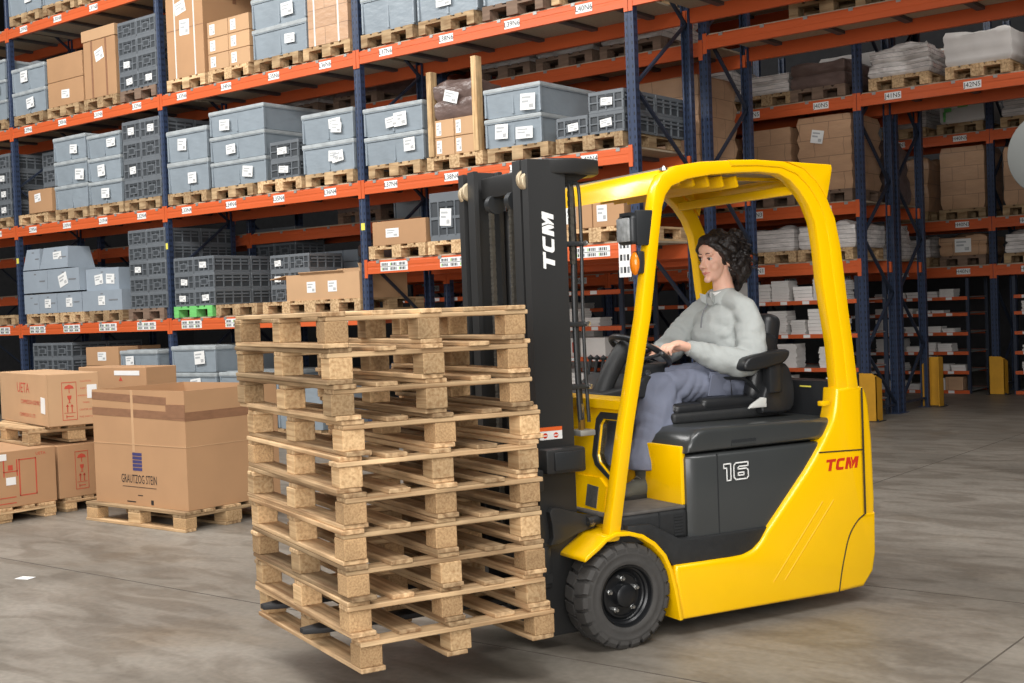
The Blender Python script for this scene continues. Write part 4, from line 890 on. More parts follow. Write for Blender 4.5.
for k in range(2): tp(MB().tube([(.90+.07*k, .0, .185), (1.22+.07*k, .0, .53)], .0022, 6), 'scratch', mat('faded_orange_scrape', rgb(238, 176, 30), .4, var=0))
# --- black sill, step and cab floor
sill = [(.10, .505), (.18, .49), (.25, .445), (.305, .38), (.335, .334), (.65, .330), (.73, .332), (.79, .349), (.838, .382), (.875, .427), (.885, .445), (.46, .445), (.38, .45), (.31, .49), (.22, .535), (.10, .54)]
tp(MB().prism(sill, .014, .20, 'y', bev=.008), 'sill_trim', M_trim); tp(MB().prism(sill, .87, 1.056, 'y', bev=.008), 'sill_trim', M_trim)
tp(MB().box(.06, .455, .05, 1.02, .44, .575, 0, None, .02, 3), 'cab_floor', M_trim)
tp(MB().box(.03, .45, .06, 1.01, .574, .59, 0, None, .006, 2), 'floor_mat', mat('worn_grey_mat', rgb(92, 88, 84), .8, var=.2, scale=(20, 20, 20)))
b = MB()
for i in range(7): b.box(.375, .425, .047, .052, .46+.014*i, .467+.014*i)
tp(b, 'vent_grille', M_dark); tp(MB().box(.292, .297, .046, .055, .45, .575), 'panel_gap', M_dark)
# --- battery hood
tp(MB().prism([(.458, .06), (.50, .03), (1.40, .03), (1.40, 1.04), (.50, 1.04), (.458, 1.01)], .42, .815, 'z', bev=.02, seg=3), 'battery_hood', M_hood)
tp(MB().box(.612, .617, .028, .035, .43, .81), 'panel_gap', M_dark)
tp(MB().box(.440, .470, .075, .97, .588, .855, 0, None, .006, 2), 'hood_front_plate', M_yel)
lid = [(.452, .824), (1.385, .824), (1.385, .925), (.56, .935), (.51, .925), (.475, .895), (.458, .86)]
tp(MB().prism(lid, .028, 1.042, 'y', bev=.045, seg=5), 'hood_lid', M_hood, 50)
b = MB().box(.70, .845, .0265, .04, .842, .868, 0); b.box(.70, .845, .026, .03, .842, .852, 1); tp(b, 'lid_handle', [M_dark, M_hood])
tp(MB().box(1.352, 1.46, .05, 1.02, .915, 1.10, 0, None, .012, 2), 'rear_cover', M_seat); tp(MB().box(1.349, 1.354, .2, .28, 1.065, 1.072), 'cover_clip', M_yelsticker)
tp(MB().box(1.25, 1.30, .012, .05, .985, 1.01, 0, None, .006), 'hood_latch', M_yel)
# --- number 16 outlined on the hood
def glyph(name, polys, M, mt, parent=None, c=.026):
    b = MB()
    for p in polys: b.add([(x, 0, z) for x, z in p], [list(range(len(p)))], 0, M)
    return tp(b, name, mt, None, parent)
def outline(pts, t, closed=True):
    """stroke of width t along a closed 2D outline -> list of quads"""
    n = len(pts); q = []
    for i in range(n if closed else n-1):
        a = Vector(pts[i]); c = Vector(pts[(i+1) % n]); d = (c-a); 
        if d.length < 1e-6: continue
        d.normalize(); nn = Vector((-d.y, d.x))*t/2; e_ = d*t/2
        q.append([tuple(a-e_+nn), tuple(c+e_+nn), tuple(c+e_-nn), tuple(a-e_-nn)])
    return q
one = [(0, .075), (0, .10), (.052, .10), (.052, 0), (.022, 0), (.022, .075)]
six = [(.185, .10), (.185, .077), (.118, .077), (.108, .07), (.108, .062), (.17, .062), (.185, .052), (.185, .012), (.172, 0), (.092, 0), (.076, .014), (.076, .086), (.092, .10)]
six_in = [(.108, .024), (.152, .024), (.152, .040), (.108, .040)]
M16 = TR(.648, .0245, .683) @ Matrix.Diagonal((.77, 1, .77, 1))
glyph('number_lettering', outline(one, .008)+outline(six, .008)+outline(six_in, .008), M16, M_white)
# --- TCM lettering: wide italic capitals, stencil cuts in the M
def tcm_polys():
    T_ = [[(0, .76), (.0, 1.0), (1.14, 1.0), (1.14, .76), (.75, .76), (.75, 0), (.39, 0), (.39, .76)]]
    arc = lambda cx, cy, r, a0, a1, n=5: [(cx+r*math.cos(math.radians(a0+(a1-a0)*i/n)), cy+r*math.sin(math.radians(a0+(a1-a0)*i/n))) for i in range(n+1)]
    C_ = [arc(1.52, .72, .28, 180, 90)[::1]+[(2.20, 1.0), (2.20, .76)]+arc(1.68, .66, .10, 90, 180)+arc(1.68, .34, .10, 180, 270)+[(2.20, .24), (2.20, 0)]+arc(1.52, .28, .28, 270, 180)]
    m = 2.40
    M_ = [[(m, 0), (m, 1.0), (m+.42, 1.0), (m+.72, .44), (m+.72, .0), (m+.58, 0), (m+.34, .52), (m+.34, 0)],
          [(m+.50, 1.0), (m+.66, 1.0), (m+.84, .66), (m+1.02, 1.0), (m+1.50, 1.0), (m+1.50, 0), (m+1.16, 0), (m+1.16, .58), (m+.88, 0), (m+.78, 0), (m+.78, .46)]]
    return [[(x+.24*y, y) for x, y in p] for p in T_+C_+M_]
def tcm(name, M, wd, ht, mt):
    b = MB(); W0 = 4.14
    for p in tcm_polys():
        bm = bmesh.new(); f = bm.faces.new([bm.verts.new((x/W0*wd, 0, y*ht)) for x, y in p]); f.normal_update(); bmesh.ops.triangulate(bm, faces=[f]); b.addbm(bm, 0, M)
    return tp(b, name, mt, None)
tcm('brand_lettering', TR(1.240, -.0012, .672), .222, .056, M_redlet)
tcm('brand_lettering', TR(-.112, .1985, 1.668) @ RY(-PI/2), .265, .060, M_white)
# --- fenders
fo = [(-.138, .428), (-.118, .444), (-.07, .474), (-.028, .504), (.03, .522), (.10, .518), (.17, .497), (.235, .455), (.29, .395), (.325, .32), (.35, .22), (.372, .086)]
fi = [(-.138, .411), (-.108, .428), (-.060, .457), (-.020, .486), (.03, .503), (.095, .499), (.158, .480), (.219, .440), (.272, .384), (.305, .314), (.329, .218), (.350, .086)]
for c0, c1 in ((-.004, .215), (.855, 1.074)): b = MB(); ribbon(b, fo, fi, c0, c1, 0, .006); tp(b, 'fender', M_yel, 40)
# --- wheels
def wheel(name, s, c, z, R, wd, face, lugs=22):
    M0 = TR(s, c, z) @ RX(PI/2 if face > 0 else -PI/2)         # local +z looks out of the truck
    e = bpy.data.objects.new(name, None); e.empty_display_size = .1; COL.objects.link(e); e.parent = truck; e.location = (s, c-HC, z); e.rotation_euler = (PI/2 if face > 0 else -PI/2, 0, 0)
    h = wd/2; t = MB()
    t.lathe([(R*.57, -h*.8), (R*.62, -h*.95), (R*.80, -h*1.0), (R*.90, -h*.93), (R*.945, -h*.72), (R*.95, h*.72), (R*.90, h*.93), (R*.83, h*.985), (R*.815, h*1.0), (R*.79, h*1.0), (R*.775, h*.985), (R*.70, h*.985), (R*.685, h*1.0), (R*.645, h*1.0), (R*.60, h*.95), (R*.57, h*.78)], 64, 0, None, True)
    for k in range(lugs):
        for sd in (1, -1):
            a = 2*PI*(k+(.5 if sd < 0 else 0))/lugs; M = Matrix.Rotation(a, 4, 'Z'); hw = PI*R/lugs*.78; sk = hw*.45
            pr = [(R*.915, h*.995), (R*.985, h*.86), (R, h*.72), (R, h*.05), (R*.93, h*.03), (R*.93, h*.75), (R*.84, h*.99)]
            vs = []
            for j, (r, zz) in enumerate(pr):
                shift = sk*(1-zz/h)*1.2
                for q in (-1, 1):
                    y = q*hw*(.86 if zz > h*.8 else 1.0)+shift; vs.append((math.sqrt(max(r*r-y*y, 0)), y, zz*sd))
            n = len(pr); fs = [(2*j, 2*j+1, 2*((j+1) % n)+1, 2*((j+1) % n)) for j in range(n)]+[tuple(2*j for j in range(n))[::-1], tuple(2*j+1 for j in range(n))]
            t.add(vs, fs, 0, M)
    t.build('tyre', M_rubber, e, (0, 0, 0), 35, recalc=True)
    r = MB().lathe([(R*.57, -h*.8), (R*.60, h*.80), (R*.575, h*.90), (R*.555, h*.88), (R*.54, h*.62), (R*.505, h*.55), (R*.49, h*.42), (R*.46, h*.36), (R*.43, h*.50), (R*.40, h*.52), (R*.385, h*.40), (R*.20, h*.38), (0.001, h*.38)], 48); r.build('rim', M_rim, e, (0, 0, 0), 35)
    hb = MB().lathe([(R*.225, h*.36), (R*.225, h*.70), (R*.21, h*.82), (R*.16, h*.90), (R*.08, h*.93), (.001, h*.935)], 32); hb.build('hub_cap', M_rim, e, (0, 0, 0), 40)
    for k in range(5):
        a = 2*PI*k/5+.35; nb = MB().lathe([(.0125, 0), (.0125, .014), (.008, .016), (.008, .026), (.001, .027)], 6); nb.build('wheel_nut', M_steel, e, (R*.315*math.cos(a), R*.315*math.sin(a), h*.38))
    return e
wheel('front_wheel', .085, .092, .2335, .2335, .175, 1); wheel('front_wheel', .085, .978, .2335, .2335, .175, -1)
wheel('rear_wheel', 1.27, .535, .20, .20, .16, 1, 18)
# --- overhead guard
GO = [(-.008, .48), (.095, .98), (.207, 1.453), (.270, 1.82), (.292, 1.95), (.312, 2.03), (.345, 2.085), (.43, 2.125), (.567, 2.146), (.72, 2.156), (.88, 2.162), (1.05, 2.158), (1.17, 2.125), (1.255, 2.06), (1.315, 1.985), (1.362, 1.89), (1.392, 1.76), (1.414, 1.591), (1.432, 1.44), (1.454, 1.275), (1.474, 1.11), (1.486, 1.0)]
GI = [(.055, .48), (.153, .98), (.264, 1.453), (.326, 1.82), (.347, 1.94), (.366, 1.99), (.40, 2.03), (.49, 2.064), (.62, 2.086), (.76, 2.098), (.90, 2.104), (1.02, 2.098), (1.09, 2.07), (1.15, 2.018), (1.20, 1.955), (1.240, 1.87), (1.262, 1.74), (1.276, 1.594), (1.300, 1.44), (1.327, 1.29), (1.342, 1.12), (1.350, 1.0)]
mid = [((a[0]*.52+b_[0]*.48), (a[1]*.52+b_[1]*.48)) for a, b_ in zip(GO, GI)]
mi2 = [((a[0]*.30+b_[0]*.70), (a[1]*.30+b_[1]*.70)) for a, b_ in zip(GO, GI)]
for c0, c1, sgn in ((.012, .078, 1), (.992, 1.058, -1)):
    lp = lambda A, B, t: [(a[0]*(1-t)+q[0]*t, a[1]*(1-t)+q[1]*t) for a, q in zip(A, B)]
    b = MB(); ribbon(b, GO if sgn > 0 else lp(GO, GI, .14), GI if sgn > 0 else lp(GO, GI, .84), c0, c1, 0, .010)
    oc = c0-.006 if sgn > 0 else c1+.006
    if sgn > 0: ribbon(b, GO[9:], mid[9:], min(oc, c0+.01) if sgn > 0 else c1-.01, c0+.01 if sgn > 0 else oc, 0, .004)
    tp(b, 'guard_side_frame', M_yel, 40)
for c0, c1 in ((.004, .07), (1.0, 1.066)):
    tp(MB().prism([(1.06, 2.158), (1.346, 2.150), (1.352, 2.13), (1.335, 2.06), (1.315, 1.985), (1.255, 2.06), (1.17, 2.125)], c0, c1, 'y', bev=.006), 'rear_fin', M_yel)
tp(MB().prism([(1.27, 2.10), (1.27, 2.154), (1.346, 2.152), (1.352, 2.13), (1.345, 2.09), (1.29, 2.07)], .07, 1.0, 'y', bev=.006), 'rear_roof_lip', M_yel)
tp(MB().prism([(.312, 2.00), (.330, 2.06), (.36, 2.10), (.40, 2.115), (.405, 2.10), (.37, 2.075), (.350, 2.05), (.338, 2.015), (.318, 2.005)], .07, 1.0, 'y', bev=.008), 'front_header', M_yel)
for k in range(5):
    s = .47+.085*k; tp(MB().prism([(s, 2.088), (s+.012, 2.095), (s+.028, 2.045), (s+.016, 2.040)], .08, .99, 'y', bev=.003), 'roof_slat', M_yel)
tp(MB().box(.40, 1.28, .075, .995, 2.112, 2.122), 'roof_panel', M_roofpane)
for c in (.30, .77): tp(MB().box(.40, 1.28, c-.02, c+.02, 2.096, 2.112), 'roof_rail', M_yel)
tp(MB().box(1.16, 1.19, .075, .995, 2.01, 2.055, 0, None, .006), 'rear_header', M_yel)
tp(MB().tube([(.60, .5, 2.11), (.62, .5, 2.06)], .035, 14), 'roof_speaker', M_dark)
b = MB().lathe([(.055, 0), (.055, .02), (.04, .03), (.001, .032)], 20, 0, TR(.98, .45, 2.118)); tp(b, 'roof_beacon', M_orangelens)
tp(MB().lathe([(.02, 0), (.02, .012), (.008, .014), (.008, .02), (.001, .021)], 10, 0, TR(.385, .05, 2.105)), 'guard_bolt', M_steel)
# --- cowl between the front pillars, with a window each side
def cs(z): return .042+(z-.50)*.168+.012
cw = [(.07, .50), (.07, 1.075), (1.0, 1.075), (1.0, .50)]
def cowlplate(mb, poly, ds0, ds1, m=0):
    a = [(cs(z)+ds0, c, z) for c, z in poly]; d = [(cs(z)+ds1, c, z) for c, z in poly]; n = len(poly)
    return mb.add(a+d, [list(range(n))[::-1], [n+i for i in range(n)]]+[(i, (i+1) % n, n+(i+1) % n, n+i) for i in range(n)], m)
wz0, wz1, wa, wb = .70, 1.02, .075, .285
win = [(wa, wz0+.01), (wa, wz1), (wb-.03, wz1), (wb, wz1-.03), (wb, wz0+.13), (wb-.03, wz0+.09)]
def annulus(mb, O_, I_, ds0, ds1, m=0):
    n = len(O_); P_ = lambda L_, d: [(cs(z)+d, c, z) for c, z in L_]
    vs = P_(O_, ds0)+P_(I_, ds0)+P_(O_, ds1)+P_(I_, ds1); fs = []
    for i in range(n):
        j = (i+1) % n; fs += [(i, j, n+j, n+i), (2*n+j, 2*n+i, 3*n+i, 3*n+j), (i, 2*n+i, 2*n+j, j), (n+j, 3*n+j, 3*n+i, n+i)]
    return mb.add(vs, fs, m)
b = MB()
for mm in (0, 1):
    f_ = (lambda L_: [((1.07-c) if mm else c, z) for c, z in L_])
    cowlplate(b, f_([(.06, .47), (.06, wz0+.01), (wb-.03, wz0+.09), (wb, wz0+.13), (.535, wz0+.13), (.535, .47)]), 0, .03)
    cowlplate(b, f_([(wb, wz0+.13), (wb, wz1-.03), (wb-.03, wz1), (.06, wz1), (.06, 1.08), (.535, 1.08), (.535, wz0+.13)]), 0, .03)
tp(b, 'cowl_panel', M_yel, None).data.update()
tp(MB().prism([(cs(1.045)-.02, 1.045), (cs(1.045)-.026, 1.085), (cs(1.085)+.05, 1.095), (cs(1.085)+.05, 1.07)], .07, 1.0, 'y', bev=.008), 'cowl_ledge', M_yel)
for mm in (0, 1):
    f_ = (lambda L_: [((1.07-c) if mm else c, z) for c, z in L_])
    ctr = (.17, .86); inn = [(ctr[0]+(c-ctr[0])*.74, ctr[1]+(z-ctr[1])*.86) for c, z in win]; out = [(ctr[0]+(c-ctr[0])*1.05, ctr[1]+(z-ctr[1])*1.04) for c, z in win]
    w_ = tp(annulus(MB(), f_(out), f_(inn), -.006, .034), 'window_frame', M_dark, None)
    cowlplate(MB(), f_(inn), .012, .016).build('window_pane', M_glass, w_)
    in2 = [(ctr[0]+(c-ctr[0])*.70, ctr[1]+(z-ctr[1])*.83) for c, z in win]
    annulus(MB(), f_(inn), f_(in2), .0, .010).build('window_seal', M_yel, w_)
b = MB(); cowlplate(b, [(.14, .56), (.14, .70), (.20, .735), (.40, .735), (.44, .70), (.44, .56)], -.012, .0); tp(b, 'cowl_recess_panel', M_yel, None)
b = MB(); cowlplate(b, [(.20, .60), (.20, .695), (.29, .70), (.29, .605)], -.015, -.012); tp(b, 'data_plate', mat('grey_data_plate', rgb(96, 96, 92), .5, .3, var=.25, scale=(60, 60, 60)), None)
tp(MB().box(-.0, .10, .16, .50, .46, .50, 0).box(.05, .2, .2, .87, .30, .50), 'front_axle_housing', M_dark)
# --- mast
zt = 2.166
def rail(c0, c1, s0, s1, z0, z1, open_side):
    b = MB(); t = .022
    lo, hi = min(c0, c1), max(c0, c1)
    if open_side > 0: pr = [(s0, lo), (s1, lo), (s1, hi), (s1-t, hi), (s1-t, lo+t), (s0+t, lo+t), (s0+t, hi), (s0, hi)]
    else: pr = [(s0, hi), (s0, lo), (s0+t, lo), (s0+t, hi-t), (s1-t, hi-t), (s1-t, lo), (s1, lo), (s1, hi)]
    b.prism(pr, z0, z1, 'z', bev=.004); return b
for mm in (0, 1):
    k = (lambda c: 1.07-c) if mm else (lambda c: c); sd = -1 if mm else 1
    tp(rail(k(.20), k(.252), -.235, -.045, .06, zt-.005, sd), 'outer_mast_rail', M_mast)
    tp(rail(k(.282), k(.350), -.228, -.075, .09, zt, sd), 'inner_mast_rail', M_mast)
    for s, z, c in ((-.20, zt-.09, .285), (-.19, zt-.10, .25)):
        lo = min(k(c), k(c)+sd*.02); tp(MB().lathe([(.042, 0), (.046, .004), (.046, .022), (.042, .026), (.012, .027)], 24, 0, TR(-.205, k(c-.03), z) @ RX(-PI/2*sd)), 'mast_roller', mat('pale_roller', rgb(196, 178, 148), .4, .3))
    tp(MB().tube([(-.03, k(.33), .1), (-.03, k(.33), 1.98)], .030, 14), 'lift_cylinder', M_mast); tp(MB().tube([(-.03, k(.33), 1.98), (-.03, k(.33), 2.08)], .018, 12), 'cylinder_rod', M_steel)
for z in (2.02, 1.2, .32): tp(MB().box(-.06, -.03, .22, .85, z, z+.11, 0, None, .006), 'mast_cross_member', M_mast)
tp(MB().box(-.19, -.12, .345, .725, 2.03, 2.13, 0, None, .008), 'inner_cross_member', M_mast)
def chain(c, s, z0, z1):
    b = MB(); n = int((z1-z0)/.019)
    for i in range(n):
        z = z0+i*(z1-z0)/n
        for j in range(4 if i % 2 else 3): b.box(s-.009, s+.009, c-.013+.0065*j+(0 if i % 2 else .003), c-.010+.0065*j+(0 if i % 2 else .003), z, z+.026)
    return tp(b, 'lift_chain', M_chain, None)
chain(.63, -.19, .5, 1.99); chain(.44, -.19, .5, 1.99); chain(.235, .0, 1.70, 2.04)
for c in (.63, .44): tp(MB().tube([(-.17, c-.02, 2.0), (-.17, c+.02, 2.0)], .045, 20), 'chain_pulley', M_dark)
tp(MB().tube([(-.07, .535, .3), (-.07, .535, 1.55)], .040, 18), 'free_lift_cylinder', M_mast)
# head bracket running back from the mast top
tp(MB().prism([(-.14, .205), (.0, .17), (.14, .21), (.175, .30), (.15, .40), (-.05, .40), (-.14, .35)], 2.098, 2.168, 'z', bev=.010, seg=3), 'mast_head_bracket', M_mast)
tp(MB().prism([(-.05, 2.03), (.10, 2.10), (-.05, 2.10)], .23, .25, 'y'), 'bracket_gusset', M_mast)
for c, s, r in ((.24, .005, .012), (.27, .03, .012), (.225, .04, .008)): tp(MB().tube(spline([(s-.03, c, 2.06), (s, c, 2.04), (s+.005, c, 1.8), (s, c, 1.5), (s+.004, c, 1.2), (s+.012, c, .99)], 5), r, 10), 'hydraulic_hose', M_dark)
for z in (1.78, 1.42, 1.14): tp(MB().box(-.05, .06, .215, .285, z, z+.022, 0, None, .004), 'hose_clamp', M_dark); tp(MB().lathe([(.012, 0), (.012, .02), (.001, .022)], 8, 0, TR(.05, .215, z+.011) @ RX(PI/2)), 'clamp_bolt', M_steel)
for c, s in ((.24, .018), (.27, .045)): tp(MB().tube([(s, c, 1.07), (s, c, 1.0)], .011, 10), 'hose_coupling', M_steel); tp(MB().tube([(s, c, 1.0), (s, c, .955)], .014, 6), 'coupling_nut', M_brass)
tp(MB().box(-.01, .07, .20, .30, .93, .955, 0, None, .004), 'hose_bracket', M_clip)
b = MB().box(-.222, -.108, .1975, .2, .93, .985, 0); b.box(-.222, -.108, .1968, .2, .968, .985, 1)
for s in (-.195, -.14): b.lathe([(.012, 0), (.012, .0006)], 14, 2, TR(s, .1974, .948) @ RX(PI/2)); b.box(s-.009, s+.009, .1964, .1968, .945, .950, 0)
tp(b, 'warning_sticker', [M_white, M_orst, M_redlet])
tp(MB().box(-.238, -.035, .12, .20, .785, .895, 0, None, .012, 2), 'mast_box', M_mast); tp(MB().box(-.20, -.06, .11, .125, .80, .88, 0, None, .004), 'mast_box_cover', M_dark)
tp(MB().prism([(-.205, .47), (-.19, .50), (-.195, .56), (-.205, .615), (-.19, .632), (-.16, .63), (-.02, .585), (.03, .58), (.03, .52), (-.02, .515), (-.08, .50), (-.16, .47)], .165, .20, 'y', bev=.006), 'tilt_bracket', M_mast)
tp(MB().tube([(-.02, .155, .555), (.12, .155, .565)], .022, 12), 'tilt_cylinder', M_dark); tp(MB().lathe([(.020, 0), (.020, .02), (.012, .022), (.012, .03), (.001, .032)], 16, 0, TR(-.0, .165, .553) @ RX(PI/2)), 'tilt_pin', M_steel)
tp(MB().box(-.225, -.19, .19, .21, .28, .46, 0, None, .006).box(-.232, -.19, .185, .205, .30, .34), 'stop_block', M_mast)
# --- carriage and forks
for z in (.34, .72): tp(MB().box(-.30, -.255, .12, .95, z, z+.09, 0, None, .006), 'carriage_bar', M_mast)
for c in (.26, .81): tp(MB().box(-.27, -.23, c-.04, c+.04, .3, .85, 0, None, .006), 'carriage_plate', M_mast)
for c in (.195, .70):
    b = MB(); b.prism([(-1.345, c-.02), (-1.26, c-.05), (-.34, c-.05), (-.34, c+.05), (-1.26, c+.05), (-1.345, c+.02)], .257, .279, 'z', bev=.004); b.box(-.345, -.30, c-.05, c+.05, .257, .86, 0, None, .004); tp(b, 'fork', M_steeld)
# --- work lamp and indicator on the pillar
L_ = tp(MB().box(.205, .315, .015, .035, 1.77, 1.925, 0, None, .004).box(.17, .25, .03, .10, 1.90, 1.915), 'lamp_bracket', M_dark)
b = MB(); b.box(.178, .222, .02, .14, 1.775, 1.905, 0, None, .018, 3); b.box(.222, .24, .05, .12, 1.80, 1.88, 0, None, .01); tp(b, 'work_lamp', M_dark)
tp(MB().box(.169, .180, .032, .128, 1.787, 1.893, 0, None, .01, 2), 'lamp_lens', M_lens)
tp(MB().box(.212, .25, .025, .075, 1.645, 1.745, 0, None, .008), 'indicator_housing', M_dark)
b = MB(); bm = bmesh.new(); bmesh.ops.create_uvsphere(bm, u_segments=16, v_segments=10, radius=1); b.addbm(bm, 0, TR(.210, .05, 1.69) @ Matrix.Diagonal((.020, .028, .052, 1))); tp(b, 'indicator_lens', M_orangelens, 60)
# --- steering column, wheel, dashboard
tp(MB().tube(spline([(.285, .50, 1.04), (.335, .50, 1.15), (.40, .50, 1.25), (.46, .50, 1.305)], 4), [.045]*9+[.047]*4, 14), 'steering_column', M_trim, 50)
tp(MB().prism([(.20, 1.06), (.52, 1.06), (.56, 1.10), (.56, 1.155), (.50, 1.17), (.42, 1.12), (.24, 1.10)], .40, .90, 'y', bev=.012, seg=3), 'dashboard', M_trim)
tp(MB().box(.50, .66, .46, .80, 1.11, 1.22, 0, None, .02, 3), 'control_console', M_dark); tp(MB().lathe([(.016, 0), (.016, .008), (.001, .01)], 16, 0, TR(.545, .458, 1.175) @ RX(PI/2)), 'key_switch', M_steel)
MS = TR(.535, .50, 1.282) @ RY(.52)
def ring(R, r, n=40, k=10):
    b = MB(); vs = []; fs = []
    for i in range(n):
        for j in range(k): a = 2*PI*i/n; q = 2*PI*j/k; vs.append(((R+r*math.cos(q))*math.cos(a), (R+r*math.cos(q))*math.sin(a), r*math.sin(q)))
    for i in range(n):
        for j in range(k): fs.append((i*k+j, ((i+1) % n)*k+j, ((i+1) % n)*k+(j+1) % k, i*k+(j+1) % k))
    return vs, fs
b = MB(); v, f = ring(.152, .0145); b.add(v, f, 0, MS); sw = tp(b, 'steering_wheel', M_seat, 80)
for a in (.4, 2.4, 4.5): MB().tube([MS @ Vector((.03*math.cos(a), .03*math.sin(a), -.02)), MS @ Vector((.15*math.cos(a), .15*math.sin(a), 0))], .011, 8).build('wheel_spoke', M_seat, sw, (0, 0, 0), 60)
MB().lathe([(.05, -.04), (.055, -.02), (.045, .0), (.001, .006)], 24, 0, MS).build('wheel_hub', M_seat, sw, (0, 0, 0), 50)
tp(MB().tube([(.44, .40, 1.24), (.52, .30, 1.27)], .008, 8).lathe([(.016, -.01), (.018, .0), (.012, .012), (.001, .014)], 12, 0, TR(.52, .30, 1.27)), 'direction_lever', M_dark)
for c in (.82, .88, .94): tp(MB().tube([(.50, c, 1.10), (.53, c, 1.24)], .008, 8).lathe([(.016, -.012), (.018, 0), (.001, .014)], 12, 0, TR(.53, c, 1.245)), 'hydraulic_lever', M_dark)
# --- seat
def pad(mb, s0, s1, c0, c1, z0, z1, bev, M=None, m=0): return mb.box(s0, s1, c0, c1, z0, z1, m, M, bev, 4)
tp(pad(MB(), .56, 1.22, .28, .80, .93, .985, .02), 'seat_base', M_trim, 50)
b = MB(); pad(b, .58, 1.12, .29, .79, .965, 1.025, .03); pad(b, .57, .70, .30, .78, .965, 1.03, .03)
for c in (.285, .715): pad(b, .74, 1.12, c, c+.08, .98, 1.045, .03)
tp(b, 'seat_cushion', M_seat, 60)
MSB = TR(1.085, 0, .955) @ RY(.22)
b = MB(); pad(b, -.03, .085, .29, .78, .02, .50, .045, MSB); pad(b, -.075, .06, .27, .36, .05, .40, .04, MSB); pad(b, -.075, .06, .71, .80, .05, .40, .04, MSB)
tp(b, 'seat_backrest', M_seat, 60)
b = MB()
b.prism(spline([(1.06, .955), (1.24, .955), (1.27, 1.05), (1.24, 1.17), (1.17, 1.20), (1.12, 1.14), (1.06, 1.02), (1.06, .955)], 3)[:-1], .225, .285, 'y', bev=.015, seg=3); tp(b, 'hip_restraint', M_seat, 50)
b = MB(); b.prism(spline([(.925, 1.20), (.96, 1.235), (1.08, 1.256), (1.195, 1.262), (1.212, 1.235), (1.18, 1.20), (1.12, 1.185), (.98, 1.165), (.93, 1.175), (.925, 1.20)], 3)[:-1], .185, .265, 'y', bev=.02, seg=3); tp(b, 'armrest', M_seat, 50)
tp(MB().box(1.09, 1.17, .20, .26, 1.05, 1.21, 0, None, .012), 'armrest_support', M_seat)
b = MB(); b.prism([(.96, .985), (1.07, .985), (1.07, 1.03), (1.04, 1.035), (.98, 1.005)], .205, .225, 'y', bev=.006); tp(b, 'seat_lever', mat('pale_grey_lever', rgb(196, 196, 192), .4))
tp(MB().tube(spline([(1.08, .275, 1.05), (1.0, .285, 1.12), (.92, .36, 1.13), (.90, .50, 1.125)], 5), .006, 8, 0, None, True, 3.5), 'seat_belt', M_dark)

# ================================================================ stack of pallets on the forks
SA = 1.1801; S1 = Vector((-math.sin(SA), math.cos(SA), 0)); S2 = Vector((math.cos(SA), math.sin(SA), 0)); S0 = Vector((-3.3273, 3.1675, 0))-S2*.022
SW, SL, SH, SZ = .838, 1.14, .1335, .1900
PN = ['lowest pallet of the lifted stack, fork tips sticking out of it', 'second pallet from the bottom of the stack on the forks', 'third pallet from the bottom of the stack on the forks', 'fourth pallet from the bottom of the stack on the forks', 'fifth pallet from the bottom of the stack on the forks', 'sixth pallet from the bottom of the stack on the forks', 'fourth pallet from the top of the stack, jutting a little to the right', 'third pallet from the top of the stack on the forks', 'second pallet from the top of the stack on the forks', 'topmost pallet of the tall stack on the forks']
xo = [.042, .022, .012, .010, .008, .010, .020, -.018, -.024, -.032]; yo = [.0, .005, -.004, .004, -.002, .0, .012, .0, -.008, -.012]; ra = [.014, -.006, .006, -.008, .004, -.012, .008, .006, .0, -.008]
for i in range(10):
    ctr = S0+S1*(SL/2+yo[i])+S2*(SW/2+xo[i]); built_pallet(PN[i], (ctr.x, ctr.y, SZ+i*SH), SA+PI/2+ra[i], SL, SW, SH-.0006, 'pallets stacked on the forks', seed=100+i, rough=1.5, slim=True)

# ================================================================ round mirror at the right edge, fixed to the rack corner post out of frame
mr = thing('traffic_mirror', 'grey back of a round mirror cut by the right edge of the picture', 'mirror', (-2.57, 9.6, 2.50))
b = MB().lathe([(.001, .05), (.10, .046), (.2, .034), (.28, .016), (.315, 0), (.32, -.012), (.31, -.02), (.001, -.03)], 48, 0, RX(PI/2) @ RX(0)); b.build('mirror_shell', mat('grey_mirror_back', rgb(92, 94, 92), .6, .0, var=.03), mr, (0, 0, 0), 40)
MB().tube([(0, -.02, 0), (0, .25, 0), (-.2, .55, 0), (-.24, .66, 0)], .018, 10).build('mirror_arm', M_dark, mr)
# ================================================================ the driver
M_skin = mat('skin', rgb(236, 186, 162), 0.5, var=.04, scale=(14, 14, 14)); M_lip = mat('lips', rgb(208, 132, 122), 0.45, var=.04)
M_skin.node_tree.nodes['Principled BSDF'].inputs['Subsurface Weight'].default_value = .12
M_skin.node_tree.nodes['Principled BSDF'].inputs['Subsurface Radius'].default_value = (.012, .005, .003)
M_sweat = mat('grey_sweatshirt_fleece', rgb(172, 176, 174), 0.9, var=.06, scale=(9, 9, 9), bump=.12, bscale=(130, 130, 130), spec=.15)
M_trous = mat('slate_work_trousers', rgb(116, 121, 138), 0.85, var=.06, scale=(8, 8, 8), bump=.1, bscale=(160, 160, 160), spec=.2)
M_hair = mat('dark_brown_hair', rgb(34, 28, 27), 0.5, var=.35, scale=(30, 30, 30), bump=.4, bscale=(60, 60, 60))
M_shoe = mat('olive_grey_shoe_suede', rgb(84, 84, 76), 0.8, var=.12, scale=(20, 20, 20)); M_sole = mat('black_shoe_sole', rgb(40, 40, 40), .7)
M_eyew = mat('eye_white', rgb(226, 222, 216), .25, var=0); M_iris = mat('dark_iris', rgb(44, 30, 24), .2, var=0)
